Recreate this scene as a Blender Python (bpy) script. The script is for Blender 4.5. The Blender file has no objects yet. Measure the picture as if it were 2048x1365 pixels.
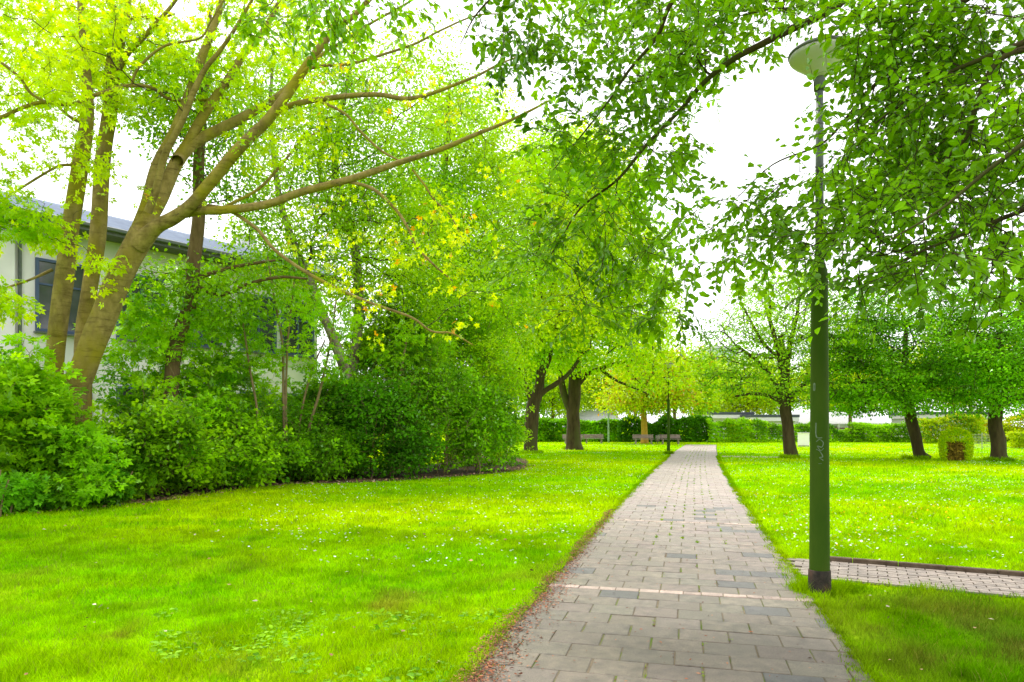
import bpy, math, random
import numpy as np
from mathutils import Vector

random.seed(7)
RNG = np.random.default_rng(11)
F, EYE, HZ = 1365.0, 1.7, 852.0          # lens in pixels of the 2048 px frame, eye height, horizon row
scene = bpy.context.scene
COL = scene.collection


def P(x, y, d):
    return np.array([(x - 1024) / F * d, d, EYE + (HZ - y) / F * d])


def G(x, y):
    d = EYE * F / (y - HZ)
    return np.array([(x - 1024) / F * d, d, 0.0])


def nrm(v):
    v = np.asarray(v, float)
    return v / (np.linalg.norm(v, axis=-1, keepdims=True) + 1e-9)


# ------------------------------------------------------------------ numpy value noise
_T = np.random.default_rng(5).random((256, 256))


def vnoise(x, y, s=1.0, o=0):
    x = np.asarray(x, float) / s + 17.3 * o + 1000
    y = np.asarray(y, float) / s + 9.1 * o + 1000
    xi, yi = np.floor(x).astype(int), np.floor(y).astype(int)
    fx, fy = x - xi, y - yi
    fx, fy = fx * fx * (3 - 2 * fx), fy * fy * (3 - 2 * fy)
    t = lambda a, b: _T[(xi + a) % 256, (yi + b) % 256]
    return (t(0, 0) * (1 - fx) + t(1, 0) * fx) * (1 - fy) + (t(0, 1) * (1 - fx) + t(1, 1) * fx) * fy


def fbm(x, y, s=1.0, o=0):
    return (vnoise(x, y, s, o) + .5 * vnoise(x, y, s / 2.1, o + 3) + .25 * vnoise(x, y, s / 4.3, o + 5)) / 1.75


# ------------------------------------------------------------------ materials
def mat(name):
    m = bpy.data.materials.new(name)
    m.use_nodes = True
    nt = m.node_tree
    for n in list(nt.nodes):
        nt.nodes.remove(n)
    return m, nt, nt.nodes.new('ShaderNodeOutputMaterial')


def nd(nt, t, **kw):
    n = nt.nodes.new('ShaderNode' + t)
    for k, v in kw.items():
        if k in n.inputs:
            n.inputs[k].default_value = v
        else:
            setattr(n, k, v)
    return n


def leaf_mat(name, trans=.45, ttint=(1.15, 1.1, .35), gloss=.10, rough=.42):
    m, nt, out = mat(name)
    at = nd(nt, 'Attribute', attribute_name='Col')
    mul = nd(nt, 'MixRGB', blend_type='MULTIPLY', Fac=1.0)
    mul.inputs['Color2'].default_value = (*ttint, 1)
    nt.links.new(at.outputs['Color'], mul.inputs['Color1'])
    d, t, g = nd(nt, 'BsdfDiffuse'), nd(nt, 'BsdfTranslucent'), nd(nt, 'BsdfGlossy', Roughness=rough)
    g.inputs['Color'].default_value = (.9, 1, .9, 1)
    nt.links.new(at.outputs['Color'], d.inputs['Color'])
    nt.links.new(mul.outputs['Color'], t.inputs['Color'])
    a, b = nd(nt, 'MixShader', Fac=trans), nd(nt, 'MixShader')
    fr = nd(nt, 'Fresnel', IOR=1.4)
    sc = nd(nt, 'Math', operation='MULTIPLY')
    sc.inputs[1].default_value = gloss * 1.3
    nt.links.new(fr.outputs[0], sc.inputs[0])
    nt.links.new(sc.outputs[0], b.inputs['Fac'])
    nt.links.new(d.outputs[0], a.inputs[1]); nt.links.new(t.outputs[0], a.inputs[2])
    nt.links.new(a.outputs[0], b.inputs[1]); nt.links.new(g.outputs[0], b.inputs[2])
    nt.links.new(b.outputs[0], out.inputs[0])
    return m


def solid_mat(name, c1, c2=None, scale=8, rough=.8, bump=.0, metal=0.0, stretch=(1, 1, 1), detail=6, c3=None, bscale=None, attr=False, spec=.3, lines=False, grit=False):
    m, nt, out = mat(name)
    c2 = c2 or c1
    tc = nd(nt, 'TexCoord')
    mp = nd(nt, 'Mapping')
    mp.inputs['Scale'].default_value = stretch
    nt.links.new(tc.outputs['Object'], mp.inputs[0])
    no = nd(nt, 'TexNoise', Scale=scale, Detail=detail, Roughness=.6)
    nt.links.new(mp.outputs[0], no.inputs['Vector'])
    cr = nd(nt, 'ValToRGB')
    cr.color_ramp.elements[0].position, cr.color_ramp.elements[1].position = .32, .68
    cr.color_ramp.elements[0].color, cr.color_ramp.elements[1].color = (*c1, 1), (*c2, 1)
    nt.links.new(no.outputs['Fac'], cr.inputs[0])
    col = cr.outputs[0]
    if c3:
        n2 = nd(nt, 'TexNoise', Scale=scale * .23, Detail=3)
        nt.links.new(mp.outputs[0], n2.inputs['Vector'])
        r2 = nd(nt, 'ValToRGB')
        r2.color_ramp.elements[0].position, r2.color_ramp.elements[1].position = .48, .66
        mx = nd(nt, 'MixRGB', blend_type='MIX')
        nt.links.new(n2.outputs['Fac'], r2.inputs[0]); nt.links.new(r2.outputs[0], mx.inputs[0])
        nt.links.new(col, mx.inputs[1]); mx.inputs[2].default_value = (*c3, 1)
        col = mx.outputs[0]
    if attr:
        at = nd(nt, 'Attribute', attribute_name='Col')
        mx = nd(nt, 'MixRGB', blend_type='MULTIPLY', Fac=1.0)
        nt.links.new(col, mx.inputs[1]); nt.links.new(at.outputs['Color'], mx.inputs[2])
        col = mx.outputs[0]
    if grit:        # pale and dark grains of weathered concrete
        n5 = nd(nt, 'TexNoise', Scale=140, Detail=3, Roughness=.8)
        nt.links.new(mp.outputs[0], n5.inputs['Vector'])
        r5 = nd(nt, 'ValToRGB')
        r5.color_ramp.elements[0].position, r5.color_ramp.elements[1].position = .36, .66
        r5.color_ramp.elements[0].color, r5.color_ramp.elements[1].color = (.62, .6, .56, 1), (1.4, 1.38, 1.34, 1)
        nt.links.new(n5.outputs['Fac'], r5.inputs[0])
        mx5 = nd(nt, 'MixRGB', blend_type='MULTIPLY', Fac=1.0)
        nt.links.new(col, mx5.inputs[1]); nt.links.new(r5.outputs[0], mx5.inputs[2])
        col = mx5.outputs[0]
    if lines:       # fine dark growth wrinkles across the stem
        mp2 = nd(nt, 'Mapping'); mp2.inputs['Scale'].default_value = (1.2, 1.2, 9)
        nt.links.new(tc.outputs['Object'], mp2.inputs[0])
        n4 = nd(nt, 'TexNoise', Scale=1.6, Detail=5, Roughness=.7)
        nt.links.new(mp2.outputs[0], n4.inputs['Vector'])
        r4 = nd(nt, 'ValToRGB')
        r4.color_ramp.elements[0].position, r4.color_ramp.elements[1].position = .34, .47
        r4.color_ramp.elements[0].color = (.58, .55, .5, 1)
        nt.links.new(n4.outputs['Fac'], r4.inputs[0])
        mx4 = nd(nt, 'MixRGB', blend_type='MULTIPLY', Fac=1.0)
        nt.links.new(col, mx4.inputs[1]); nt.links.new(r4.outputs[0], mx4.inputs[2])
        col = mx4.outputs[0]
    b = nd(nt, 'BsdfPrincipled', Roughness=rough, Metallic=metal)
    b.inputs['Specular IOR Level'].default_value = spec
    nt.links.new(col, b.inputs['Base Color'])
    if bump:
        n3 = nd(nt, 'TexNoise', Scale=bscale or scale * 2, Detail=8, Roughness=.65)
        nt.links.new(mp.outputs[0], n3.inputs['Vector'])
        bp = nd(nt, 'Bump', Strength=bump, Distance=.03)
        nt.links.new(n3.outputs['Fac'], bp.inputs['Height']); nt.links.new(bp.outputs[0], b.inputs['Normal'])
    nt.links.new(b.outputs[0], out.inputs[0])
    return m


LEAF = leaf_mat('leaf', trans=.45, ttint=(1.35, 1.15, .2))
LEAF_LIGHT = leaf_mat('leaf_light', trans=.55, ttint=(1.35, 1.15, .2))
LEAF_YEL = leaf_mat('leaf_yellow', trans=.62, ttint=(1.35, 1.2, .2), gloss=.06)
LEAF_NEAR = leaf_mat('leaf_near', trans=.5, ttint=(1.35, 1.2, .2), gloss=.13)
GRASS = leaf_mat('grass_blade', trans=.4, ttint=(1.15, 1.1, .4), gloss=.0)
PETAL = leaf_mat('petal', trans=.2, ttint=(1, 1, 1), gloss=.02)
BARK_MAPLE = solid_mat('bark_maple', (.145, .102, .028), (.31, .23, .075), 5.5, .9, 1.0, c3=(.25, .205, .010), stretch=(1, 1, .6), bscale=13, detail=10, lines=True)
BARK_DARK = solid_mat('bark_dark', (.04, .027, .012), (.095, .065, .03), 6, .95, .8, c3=(.07, .07, .018), stretch=(1, 1, .25), bscale=9)
BARK_BROWN = solid_mat('bark_brown', (.10, .062, .026), (.19, .125, .06), 7, .95, .7, stretch=(1, 1, .3), bscale=12)
BARK_TWIG = solid_mat('bark_twig', (.028, .02, .01), (.06, .044, .018), 10, .9)
BARK_BIRCH = solid_mat('bark_birch', (.16, .12, .075), (.40, .34, .26), 4, .85, .3, c3=(.12, .10, .05), stretch=(1, 1, 2.2))
BARK_YELLOW = solid_mat('bark_yellow', (.40, .22, .02), (.52, .32, .04), 5, .9, .3)
BARK_SAPLING = solid_mat('bark_sapling', (.17, .12, .055), (.26, .19, .09), 7, .85)
SOIL = solid_mat('soil', (.035, .022, .012), (.11, .065, .035), 6, 1, .8, c3=(.16, .09, .045))


# ------------------------------------------------------------------ mesh building
def np_mesh(name, V, Fs, col=None, mats=(), midx=None, smooth=False):
    """V (n,3); Fs list of int arrays, each (m,k)"""
    me = bpy.data.meshes.new(name)
    V = np.ascontiguousarray(V, np.float32)
    me.vertices.add(len(V)); me.vertices.foreach_set('co', V.ravel())
    Fs = [np.asarray(f, np.int32) for f in Fs if len(f)]
    tot = np.concatenate([np.full(len(f), f.shape[1], np.int32) for f in Fs])
    li = np.concatenate([f.ravel() for f in Fs])
    me.loops.add(len(li)); me.loops.foreach_set('vertex_index', li)
    me.polygons.add(len(tot))
    st = np.zeros(len(tot), np.int32); st[1:] = np.cumsum(tot)[:-1]
    me.polygons.foreach_set('loop_start', st); me.polygons.foreach_set('loop_total', tot)
    if midx is not None:
        me.polygons.foreach_set('material_index', np.asarray(midx, np.int32))
    if smooth is not False:
        sm = np.full(len(tot), True) if smooth is True else np.asarray(smooth, bool)
        me.polygons.foreach_set('use_smooth', sm)
    if col is not None:
        a = me.attributes.new('Col', 'FLOAT_COLOR', 'POINT')
        c = np.ones((len(V), 4), np.float32); c[:, :3] = col
        a.data.foreach_set('color', c.ravel())
    for m in mats:
        me.materials.append(m)
    me.update(calc_edges=True)
    return me


def link(name, me, parent=None, loc=None):
    o = bpy.data.objects.new(name, me)
    COL.objects.link(o)
    if parent is not None:
        o.parent = parent
    if loc is not None:
        o.location = loc
    return o


def thing(name, label, cat, loc=(0, 0, 0), rz=0, group=None):
    o = bpy.data.objects.new(name, None)
    COL.objects.link(o)
    o.location = loc; o.rotation_euler = (0, 0, rz); o.empty_display_size = .2
    o['label'] = label; o['category'] = cat
    if group:
        o['group'] = group
    return o


def copy_tree(o, parent=None):
    c = o.copy(); COL.objects.link(c)
    if parent is not None:
        c.parent = parent
    for ch in list(o.children):
        copy_tree(ch, c)
    return c


class MB:
    """collects simple solids into one mesh"""
    def __init__(s):
        s.v, s.f, s.c, s.n = [], [], [], 0

    def add(s, V, Fl, col=(1, 1, 1)):
        V = np.asarray(V, float)
        s.v.append(V); s.f += [[i + s.n for i in f] for f in Fl]
        s.c.append(np.tile(np.asarray(col, float), (len(V), 1))); s.n += len(V)
        return s

    def box(s, c, d, R=None, col=(1, 1, 1), bev=0.0):
        x, y, z = np.asarray(d, float) / 2
        if bev:
            b = min(bev, x * .9, y * .9, z * .9)
            V, Fl = [], []
            for sx in (-1, 1):
                for sy in (-1, 1):
                    for sz in (-1, 1):
                        V += [(sx * (x - b), sy * (y - b), sz * z), (sx * (x - b), sy * y, sz * (z - b)), (sx * x, sy * (y - b), sz * (z - b))]
            idx = lambda sx, sy, sz, k: ((sx > 0) * 4 + (sy > 0) * 2 + (sz > 0)) * 3 + k
            q = [(-1, -1), (1, -1), (1, 1), (-1, 1)]
            for sg in (-1, 1):
                for k, mk in ((0, lambda a, b_: (a, b_, sg)), (1, lambda a, b_: (a, sg, b_)), (2, lambda a, b_: (sg, a, b_))):
                    Fl.append([idx(*mk(a, b_), k) for a, b_ in q])
            for a in (-1, 1):
                for b_ in (-1, 1):
                    Fl.append([idx(-1, a, b_, 0), idx(1, a, b_, 0), idx(1, a, b_, 1), idx(-1, a, b_, 1)])
                    Fl.append([idx(a, -1, b_, 0), idx(a, 1, b_, 0), idx(a, 1, b_, 2), idx(a, -1, b_, 2)])
                    Fl.append([idx(a, b_, -1, 1), idx(a, b_, 1, 1), idx(a, b_, 1, 2), idx(a, b_, -1, 2)])
                    for e in (-1, 1):
                        Fl.append([idx(a, b_, e, 0), idx(a, b_, e, 1), idx(a, b_, e, 2)])
            V = np.array(V)
        else:
            V = np.array([(i, j, k) for i in (-x, x) for j in (-y, y) for k in (-z, z)])
            Fl = [[0, 1, 3, 2], [4, 6, 7, 5], [0, 4, 5, 1], [2, 3, 7, 6], [0, 2, 6, 4], [1, 5, 7, 3]]
        if R is not None:
            V = V @ np.asarray(R).T
        return s.add(V + np.asarray(c, float), Fl, col)

    def lathe(s, prof, n=24, c=(0, 0, 0), col=(1, 1, 1), caps=True):
        a = np.arange(n) * 2 * math.pi / n
        V = np.concatenate([np.stack([r * np.cos(a), r * np.sin(a), np.full(n, z)], 1) for r, z in prof])
        Fl = [[k * n + i, k * n + (i + 1) % n, (k + 1) * n + (i + 1) % n, (k + 1) * n + i] for k in range(len(prof) - 1) for i in range(n)]
        if caps:
            Fl.append(list(range(n))[::-1]); Fl.append([(len(prof) - 1) * n + i for i in range(n)])
        return s.add(V + np.asarray(c, float), Fl, col)

    def tube(s, pts, r, n=6):
        V, Fq = tube_arr(np.asarray(pts, float), np.full(len(pts), r), n)
        return s.add(V, Fq.tolist())

    def build(s, name, m, parent=None, smooth=False, loc=None):
        V = np.concatenate(s.v)
        by = {}
        for f in s.f:
            by.setdefault(len(f), []).append(f)
        Fs = [np.array(by[k]) for k in sorted(by) if k <= 4]
        me = bpy.data.meshes.new(name)
        me.from_pydata(V.tolist(), [], s.f)
        a = me.attributes.new('Col', 'FLOAT_COLOR', 'POINT')
        c = np.ones((len(V), 4), np.float32); c[:, :3] = np.concatenate(s.c)
        a.data.foreach_set('color', c.ravel())
        me.materials.append(m)
        import bmesh
        bm = bmesh.new(); bm.from_mesh(me); bmesh.ops.recalc_face_normals(bm, faces=bm.faces[:]); bm.to_mesh(me); bm.free()
        if smooth:
            for p in me.polygons:
                p.use_smooth = len(p.vertices) == 4
        return link(name, me, parent, loc)


def tube_arr(pts, rad, n, wob=0.0, cap=True):
    m = len(pts)
    T = np.empty_like(pts)
    T[1:-1] = pts[2:] - pts[:-2]; T[0] = pts[1] - pts[0]; T[-1] = pts[-1] - pts[-2]
    T = nrm(T)
    ref = np.array([0.31, .95, .05]) if abs(T[:, 1]).mean() < .8 else np.array([.97, .1, .2])
    N = nrm(ref - (T @ ref)[:, None] * T)
    B = np.cross(T, N)
    a = np.arange(n) * 2 * math.pi / n
    r = rad[:, None] * np.ones(n)
    if wob:
        k = np.arange(m)[:, None] * .35
        r = r * (1 + wob * (np.sin(2 * a + k) * .5 + np.sin(3 * a - 1.7 * k + 1) * .5 + np.sin(5 * a + .9 * k) * .35))
    V = pts[:, None, :] + r[..., None] * (np.cos(a)[None, :, None] * N[:, None, :] + np.sin(a)[None, :, None] * B[:, None, :])
    i = np.arange(n); j = (i + 1) % n
    k = (np.arange(m - 1) * n)[:, None]
    Fq = np.stack([k + i, k + j, k + n + j, k + n + i], -1).reshape(-1, 4)
    return V.reshape(-1, 3), Fq


def smooth_line(pts, n_per=6):
    """Catmull-Rom through rows of pts (any columns)"""
    p = np.asarray(pts, float)
    q = np.vstack([2 * p[0] - p[1], p, 2 * p[-1] - p[-2]])
    out = []
    for i in range(1, len(q) - 2):
        for t in np.arange(n_per) / n_per:
            a, b, c, d = q[i - 1], q[i], q[i + 1], q[i + 2]
            out.append(.5 * (2 * b + (c - a) * t + (2 * a - 5 * b + 4 * c - d) * t * t + (3 * b - a - 3 * c + d) * t ** 3))
    out.append(p[-1])
    return np.array(out)


# ------------------------------------------------------------------ leaves
def T_ovate():
    V = np.array([[0, 0, 0], [.30, .33, .07], [.22, .72, .03], [0, 1, -.10], [-.30, .33, .07], [-.22, .72, .03], [0, .45, -.02]])
    V[:, 0] *= .98
    return V, np.array([[0, 1, 2, 6], [6, 2, 3, 5], [0, 6, 5, 4]])


def T_rhomb():
    return np.array([[0, 0, 0], [.33, .45, .05], [0, 1, -.05], [-.33, .45, .05]]), np.array([[0, 1, 2, 3]])


def T_palm():
    V, Fq = [], []
    for ang, ln, w in ((0, 1, .24), (.85, .82, .2), (-.85, .82, .2), (1.75, .5, .16), (-1.75, .5, .16)):
        c, s_ = math.cos(ang), math.sin(ang)
        b = len(V)
        for x, y, z in ((0, .12, 0), (w, .55 * ln, .03), (0, ln, -.08), (-w, .55 * ln, .03)):
            V.append((x * c + y * s_, y * c - x * s_ + .1, z))
        Fq.append([b, b + 1, b + 2, b + 3])
    return np.array(V), np.array(Fq)


def T_palm3():
    V, Fq = T_palm()
    return V[:12], Fq[:3]


def leaf_arrays(tmpl, pos, dirs, nors, size, col):
    TV, TF = tmpl
    d = nrm(dirs)
    n = nrm(nors - (nors * d).sum(1, keepdims=True) * d)
    x = np.cross(d, n)
    V = pos[:, None, :] + size[:, None, None] * (TV[None, :, 0:1] * x[:, None, :] + TV[None, :, 1:2] * d[:, None, :] + TV[None, :, 2:3] * n[:, None, :])
    k = len(TV)
    Fq = (TF[None] + (np.arange(len(pos)) * k)[:, None, None]).reshape(-1, TF.shape[1])
    return V.reshape(-1, 3), Fq, np.repeat(col, k, axis=0)


def leaf_cols(n, lo, hi, rng, extra=None, frac=0.0, pos=None, clump=1.2):
    lo, hi = np.array(lo), np.array(hi)
    t = rng.random((n, 1))
    if pos is not None:      # clumps of lighter and darker leaves
        c = vnoise(pos[:, 0] + pos[:, 2] * .7, pos[:, 1] - pos[:, 2] * .9, clump)[:, None]
        t = np.clip(.35 * t + .65 * (c * 1.5 - .25), 0, 1)
    c = lo + (hi - lo) * t
    c *= (.72 + .5 * rng.random((n, 1)))
    if extra is not None:
        k = rng.random(n) < frac
        c[k] = np.array(extra) * (.8 + .4 * rng.random((k.sum(), 1)))
    c = c * np.array([2.1, 1.7, .3])
    return np.minimum(c, [.72, .86, .5])


# ------------------------------------------------------------------ trees
class Tree:
    def __init__(s, seed=1):
        s.rng = np.random.default_rng(seed)
        s.pos, s.par, s.len, s.rad, s.dir = [], [], [], [], []
        s.limbs = []

    def limb(s, pts, name='limb', n_per=6):
        """pts rows: x y z radius (world); first row meets an older limb or the ground"""
        L = smooth_line(pts, n_per)
        par, base = -1, 0.0
        if s.pos:
            A = np.array(s.pos)
            par = int(np.argmin(((A - L[0, :3]) ** 2).sum(1)))
            base = s.len[par]
        prev = None
        for i, row in enumerate(L):
            p = row[:3]
            step = 0 if prev is None else np.linalg.norm(p - prev)
            base += step
            s.pos.append(p); s.par.append(par); s.len.append(base); s.rad.append(row[3])
            s.dir.append(nrm(L[min(i + 1, len(L) - 1), :3] - L[max(i - 1, 0), :3]))
            par = len(s.pos) - 1; prev = p
        s.limbs.append((name, L))
        return s

    def grow(s, att, step=.25, alpha=.35, bend=.6, droop=0.0, noise=.04, rmin=.004, power=2.2, skip_low=0.0, minz=None, cap=.6):
        rng = s.rng
        ns = len(s.pos)
        N0 = ns + len(att) * 40
        pos = np.zeros((N0, 3)); pos[:ns] = s.pos
        dr = np.zeros((N0, 3)); dr[:ns] = s.dir
        ln = np.zeros(N0); ln[:ns] = s.len
        par = np.full(N0, -1); par[:ns] = s.par
        ok = np.ones(N0, bool)
        if skip_low:
            ok[:ns] = np.array(s.len) > skip_low
        cnt = ns
        d0 = ((att[:, None, :] - pos[None, :ns][:, ::max(1, ns // 60)]) ** 2).sum(2).min(1)
        order = np.argsort(d0)
        ends = []
        for ai in order:
            a = att[ai]
            dv = a - pos[:cnt]
            dist = np.sqrt((dv ** 2).sum(1))
            cosang = (dv * dr[:cnt]).sum(1) / (dist + 1e-6)
            cost = dist * (1.25 - .35 * cosang) + alpha * ln[:cnt] + np.where(ok[:cnt], 0, 1e6)
            b = int(np.argmin(cost))
            L = dist[b]
            m = int(np.clip(math.ceil(L / step), 1, 36))
            if cnt + m >= N0:
                break
            p0, t0 = pos[b], nrm(dr[b] + .8 * nrm(dv[b])) * L * bend
            t1 = nrm(a - p0) * L * bend + np.array([0, 0, -droop * L])
            u = (np.arange(1, m + 1) / m)[:, None]
            q = (2 * u ** 3 - 3 * u ** 2 + 1) * p0 + (u ** 3 - 2 * u ** 2 + u) * t0 + (-2 * u ** 3 + 3 * u ** 2) * a + (u ** 3 - u ** 2) * t1
            q[:-1] += rng.normal(0, noise * step, (m - 1, 3)) * 2 if m > 1 else 0
            pos[cnt:cnt + m] = q
            full = np.vstack([p0, q])
            dr[cnt:cnt + m] = nrm(np.diff(full, axis=0))
            ln[cnt:cnt + m] = ln[b] + np.cumsum(np.linalg.norm(np.diff(full, axis=0), axis=1))
            par[cnt] = b; par[cnt + 1:cnt + m] = np.arange(cnt, cnt + m - 1)
            cnt += m
            ends.append(cnt - 1)
        s.P, s.D, s.PAR, s.NS, s.LN = pos[:cnt], dr[:cnt], par[:cnt], ns, ln[:cnt]
        R = np.zeros(cnt)
        has = np.zeros(cnt, bool); pp = s.PAR[s.PAR >= 0]; has[pp] = True
        acc = np.where(has, 0.0, rmin ** power)
        for i in range(cnt - 1, ns - 1, -1):
            acc[i] = max(acc[i], rmin ** power)
            if par[i] >= ns:
                acc[par[i]] += acc[i]
        R = acc ** (1 / power)
        R[:ns] = s.rad
        for i in range(ns, cnt):
            R[i] = min(R[i], R[par[i]] * (cap if par[i] < ns else 1.0))
        s.R, s.ends = R, np.array(ends)
        return s

    def wood(s, min_r=0.0):
        """tube arrays of the grown branches"""
        cnt, ns = len(s.P), s.NS
        child = {}
        for i in range(ns, cnt):
            child.setdefault(int(s.PAR[i]), []).append(i)
        Vs, Fs, n = [], [], 0
        starts = [i for i in range(ns, cnt) if s.PAR[i] < ns]
        stack = list(starts)
        while stack:
            i = stack.pop()
            ch = [int(s.PAR[i]), i]
            while True:
                c = child.get(ch[-1])
                if not c:
                    break
                k = max(c, key=lambda q: s.R[q])
                stack += [q for q in c if q != k]
                ch.append(k)
            r = s.R[ch].copy()
            if s.PAR[ch[1]] < ns:
                r[0] = r[1] * 1.15
            else:
                r[0] = min(r[0], r[1] * 1.2)
            if r.max() < min_r:
                continue
            k = 7 if r.max() > .05 else 5 if r.max() > .02 else 3
            V, Fq = tube_arr(s.P[ch], r, k)
            Vs.append(V); Fs.append(Fq + n); n += len(V)
        return np.concatenate(Vs), np.concatenate(Fs)

    def sites(s, rmax):
        k = np.arange(s.NS, len(s.P))
        return k[s.R[k] < rmax]


def build_tree(t, name, label, cat, group, bark, twig, leaf, base, tmpl_arrays, min_r=0.0, sides=14):
    """t grown Tree; tmpl_arrays = (V,F,C) leaves"""
    root = thing(name, label, cat, base, 0, group)
    off = np.array([base[0], base[1], base[2]])
    groups = {}
    for nm, L in t.limbs:
        V, Fq = tube_arr(L[:, :3] - off, L[:, 3], sides if L[0, 3] > .1 else 8, wob=.05)
        o = link(nm, np_mesh(nm, V, [Fq], mats=[bark], smooth=True), root)
    V1, F1 = t.wood(min_r)
    V2, F2, C2 = tmpl_arrays
    V = np.concatenate([V1, V2]) - off
    C = np.concatenate([np.ones((len(V1), 3)), C2])
    k = F2.shape[1]
    mi = np.concatenate([np.zeros(len(F1)), np.ones(len(F2))])
    link('crown', np_mesh('crown', V, [F1, F2 + len(V1)], C, [twig, leaf], mi, smooth=np.concatenate([np.ones(len(F1)), np.zeros(len(F2))])), root)
    return root


def blobs(rng, spec, n, flat=1.0, hollow=.35):
    """n points in ellipsoids; spec rows (cx,cy,cz,rx,ry,rz)"""
    spec = np.asarray(spec, float)
    w = (spec[:, 3] * spec[:, 4] * spec[:, 5]) ** .85
    k = rng.choice(len(spec), n, p=w / w.sum())
    v = nrm(rng.normal(size=(n, 3)))
    r = (hollow ** 3 + (1 - hollow ** 3) * rng.random(n)) ** (1 / 3)
    return spec[k, :3] + v * r[:, None] * spec[k, 3:]


def clump_leaves(t, idx, per, spread, size, lo, hi, tmpl, flat=.45, droop=.5, extra=None, frac=0, jit=.25, up=.8, clump=1.5):
    """leaves scattered round the twig nodes idx"""
    rng = t.rng
    n = len(idx) * per
    base = np.repeat(t.P[idx], per, 0)
    d = np.repeat(t.D[idx], per, 0)
    off = rng.normal(size=(n, 3)) * spread
    off[:, 2] *= flat
    pos = base + off
    dirs = nrm(d * .4 + nrm(off) * .7 + rng.normal(size=(n, 3)) * .5)
    dirs[:, 2] -= droop * (.4 + .8 * rng.random(n))
    nor = rng.normal(size=(n, 3)) * .55
    nor[:, 2] += up
    sz = size * (1 - jit + 2 * jit * rng.random(n))
    return leaf_arrays(tmpl, pos, dirs, nor, sz, leaf_cols(n, lo, hi, rng, extra, frac, pos, clump))


def spray_leaves(t, idx, per, length, size, lo, hi, tmpl, droop=.25, extra=None, frac=0, hang=.5, clump=.8):
    """flat two-ranked leaf sprays continuing the twig ends; also returns the spray axes as wood"""
    rng = t.rng
    m = len(idx)
    ax = nrm(t.D[idx] + rng.normal(size=(m, 3)) * .45)
    ax[:, 2] -= droop * rng.random(m)
    ax = nrm(ax)
    up = np.tile([0, 0, 1.0], (m, 1)) + rng.normal(size=(m, 3)) * .25
    side = nrm(np.cross(ax, up))
    nor = np.cross(side, ax)
    L = length * (.6 + .8 * rng.random(m))
    P_, D_, N_, S_ = [], [], [], []
    for k in range(per):
        u = (k + .6) / per
        sgn = 1 if k % 2 else -1
        sag = np.array([0, 0, -1.0]) * (u * u * .12 * L)[:, None]
        P_.append(t.P[idx] + ax * (u * L)[:, None] + sag + rng.normal(size=(m, 3)) * .012)
        d = ax * .55 + side * sgn * .8 + rng.normal(size=(m, 3)) * .25
        d[:, 2] -= hang * (.3 + rng.random(m))
        D_.append(d)
        N_.append(nor + rng.normal(size=(m, 3)) * .3)
        S_.append(size * np.clip(np.hypot(t.P[idx][:, 0], t.P[idx][:, 1]) / 6.8, .8, 1.08) * (.6 + .65 * rng.random(m)) * (1.05 - .35 * abs(u - .5) * 2))
    pos = np.concatenate(P_); n = len(pos)
    lv = leaf_arrays(tmpl, pos, np.concatenate(D_), np.concatenate(N_), np.concatenate(S_), leaf_cols(n, lo, hi, rng, extra, frac, pos, clump))
    # axes
    Vs, Fs, c = [], [], 0
    for i in range(m):
        u = np.linspace(0, 1, 4)[:, None]
        pts = t.P[idx[i]] + ax[i] * u * L[i] + np.array([0, 0, -1.0]) * u * u * .12 * L[i]
        V, Fq = tube_arr(pts, np.array([.0035, .003, .0025, .001]), 3)
        Vs.append(V); Fs.append(Fq + c); c += len(V)
    return lv, (np.concatenate(Vs), np.concatenate(Fs))


def px(rows, dfun):
    """rows (x,y,halfwidth_px) -> x y z r at depth dfun(i)"""
    out = []
    for i, (x, y, w) in enumerate(rows):
        d = dfun(i, len(rows)) if callable(dfun) else dfun
        p = P(x, y, d)
        out.append([*p, w / F * d])
    return np.array(out)


def px8(rows, dfun):
    o = px(rows, dfun); o[:, 3] *= .82
    return o


def lerpd(a, b):
    return lambda i, n: a + (b - a) * i / (n - 1)


# ================================================================== CAMERA, LIGHT, SKY
cam_d = bpy.data.cameras.new('camera')
cam = bpy.data.objects.new('camera', cam_d)
COL.objects.link(cam)
cam.location = (0, 0, EYE); cam.rotation_euler = (math.radians(90), 0, 0)
cam_d.sensor_width = 36; cam_d.lens = 36 * F / 2048
cam_d.shift_y = (HZ - 682.5) / 2048
cam_d.clip_end = 3000; cam_d.clip_start = .05
scene.camera = cam

SUN_EL, SUN_AZ = math.radians(56), math.radians(-22)     # azimuth from +Y, negative = left
sd = Vector((math.sin(SUN_AZ) * math.cos(SUN_EL), math.cos(SUN_AZ) * math.cos(SUN_EL), math.sin(SUN_EL)))
sl = bpy.data.lights.new('sun', 'SUN')
sl.energy = 3.6; sl.angle = math.radians(12); sl.color = (1, .97, .9)
so = bpy.data.objects.new('sun', sl); COL.objects.link(so)
so.rotation_euler = sd.to_track_quat('Z', 'Y').to_euler(); so.location = (0, 0, 60)

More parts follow.
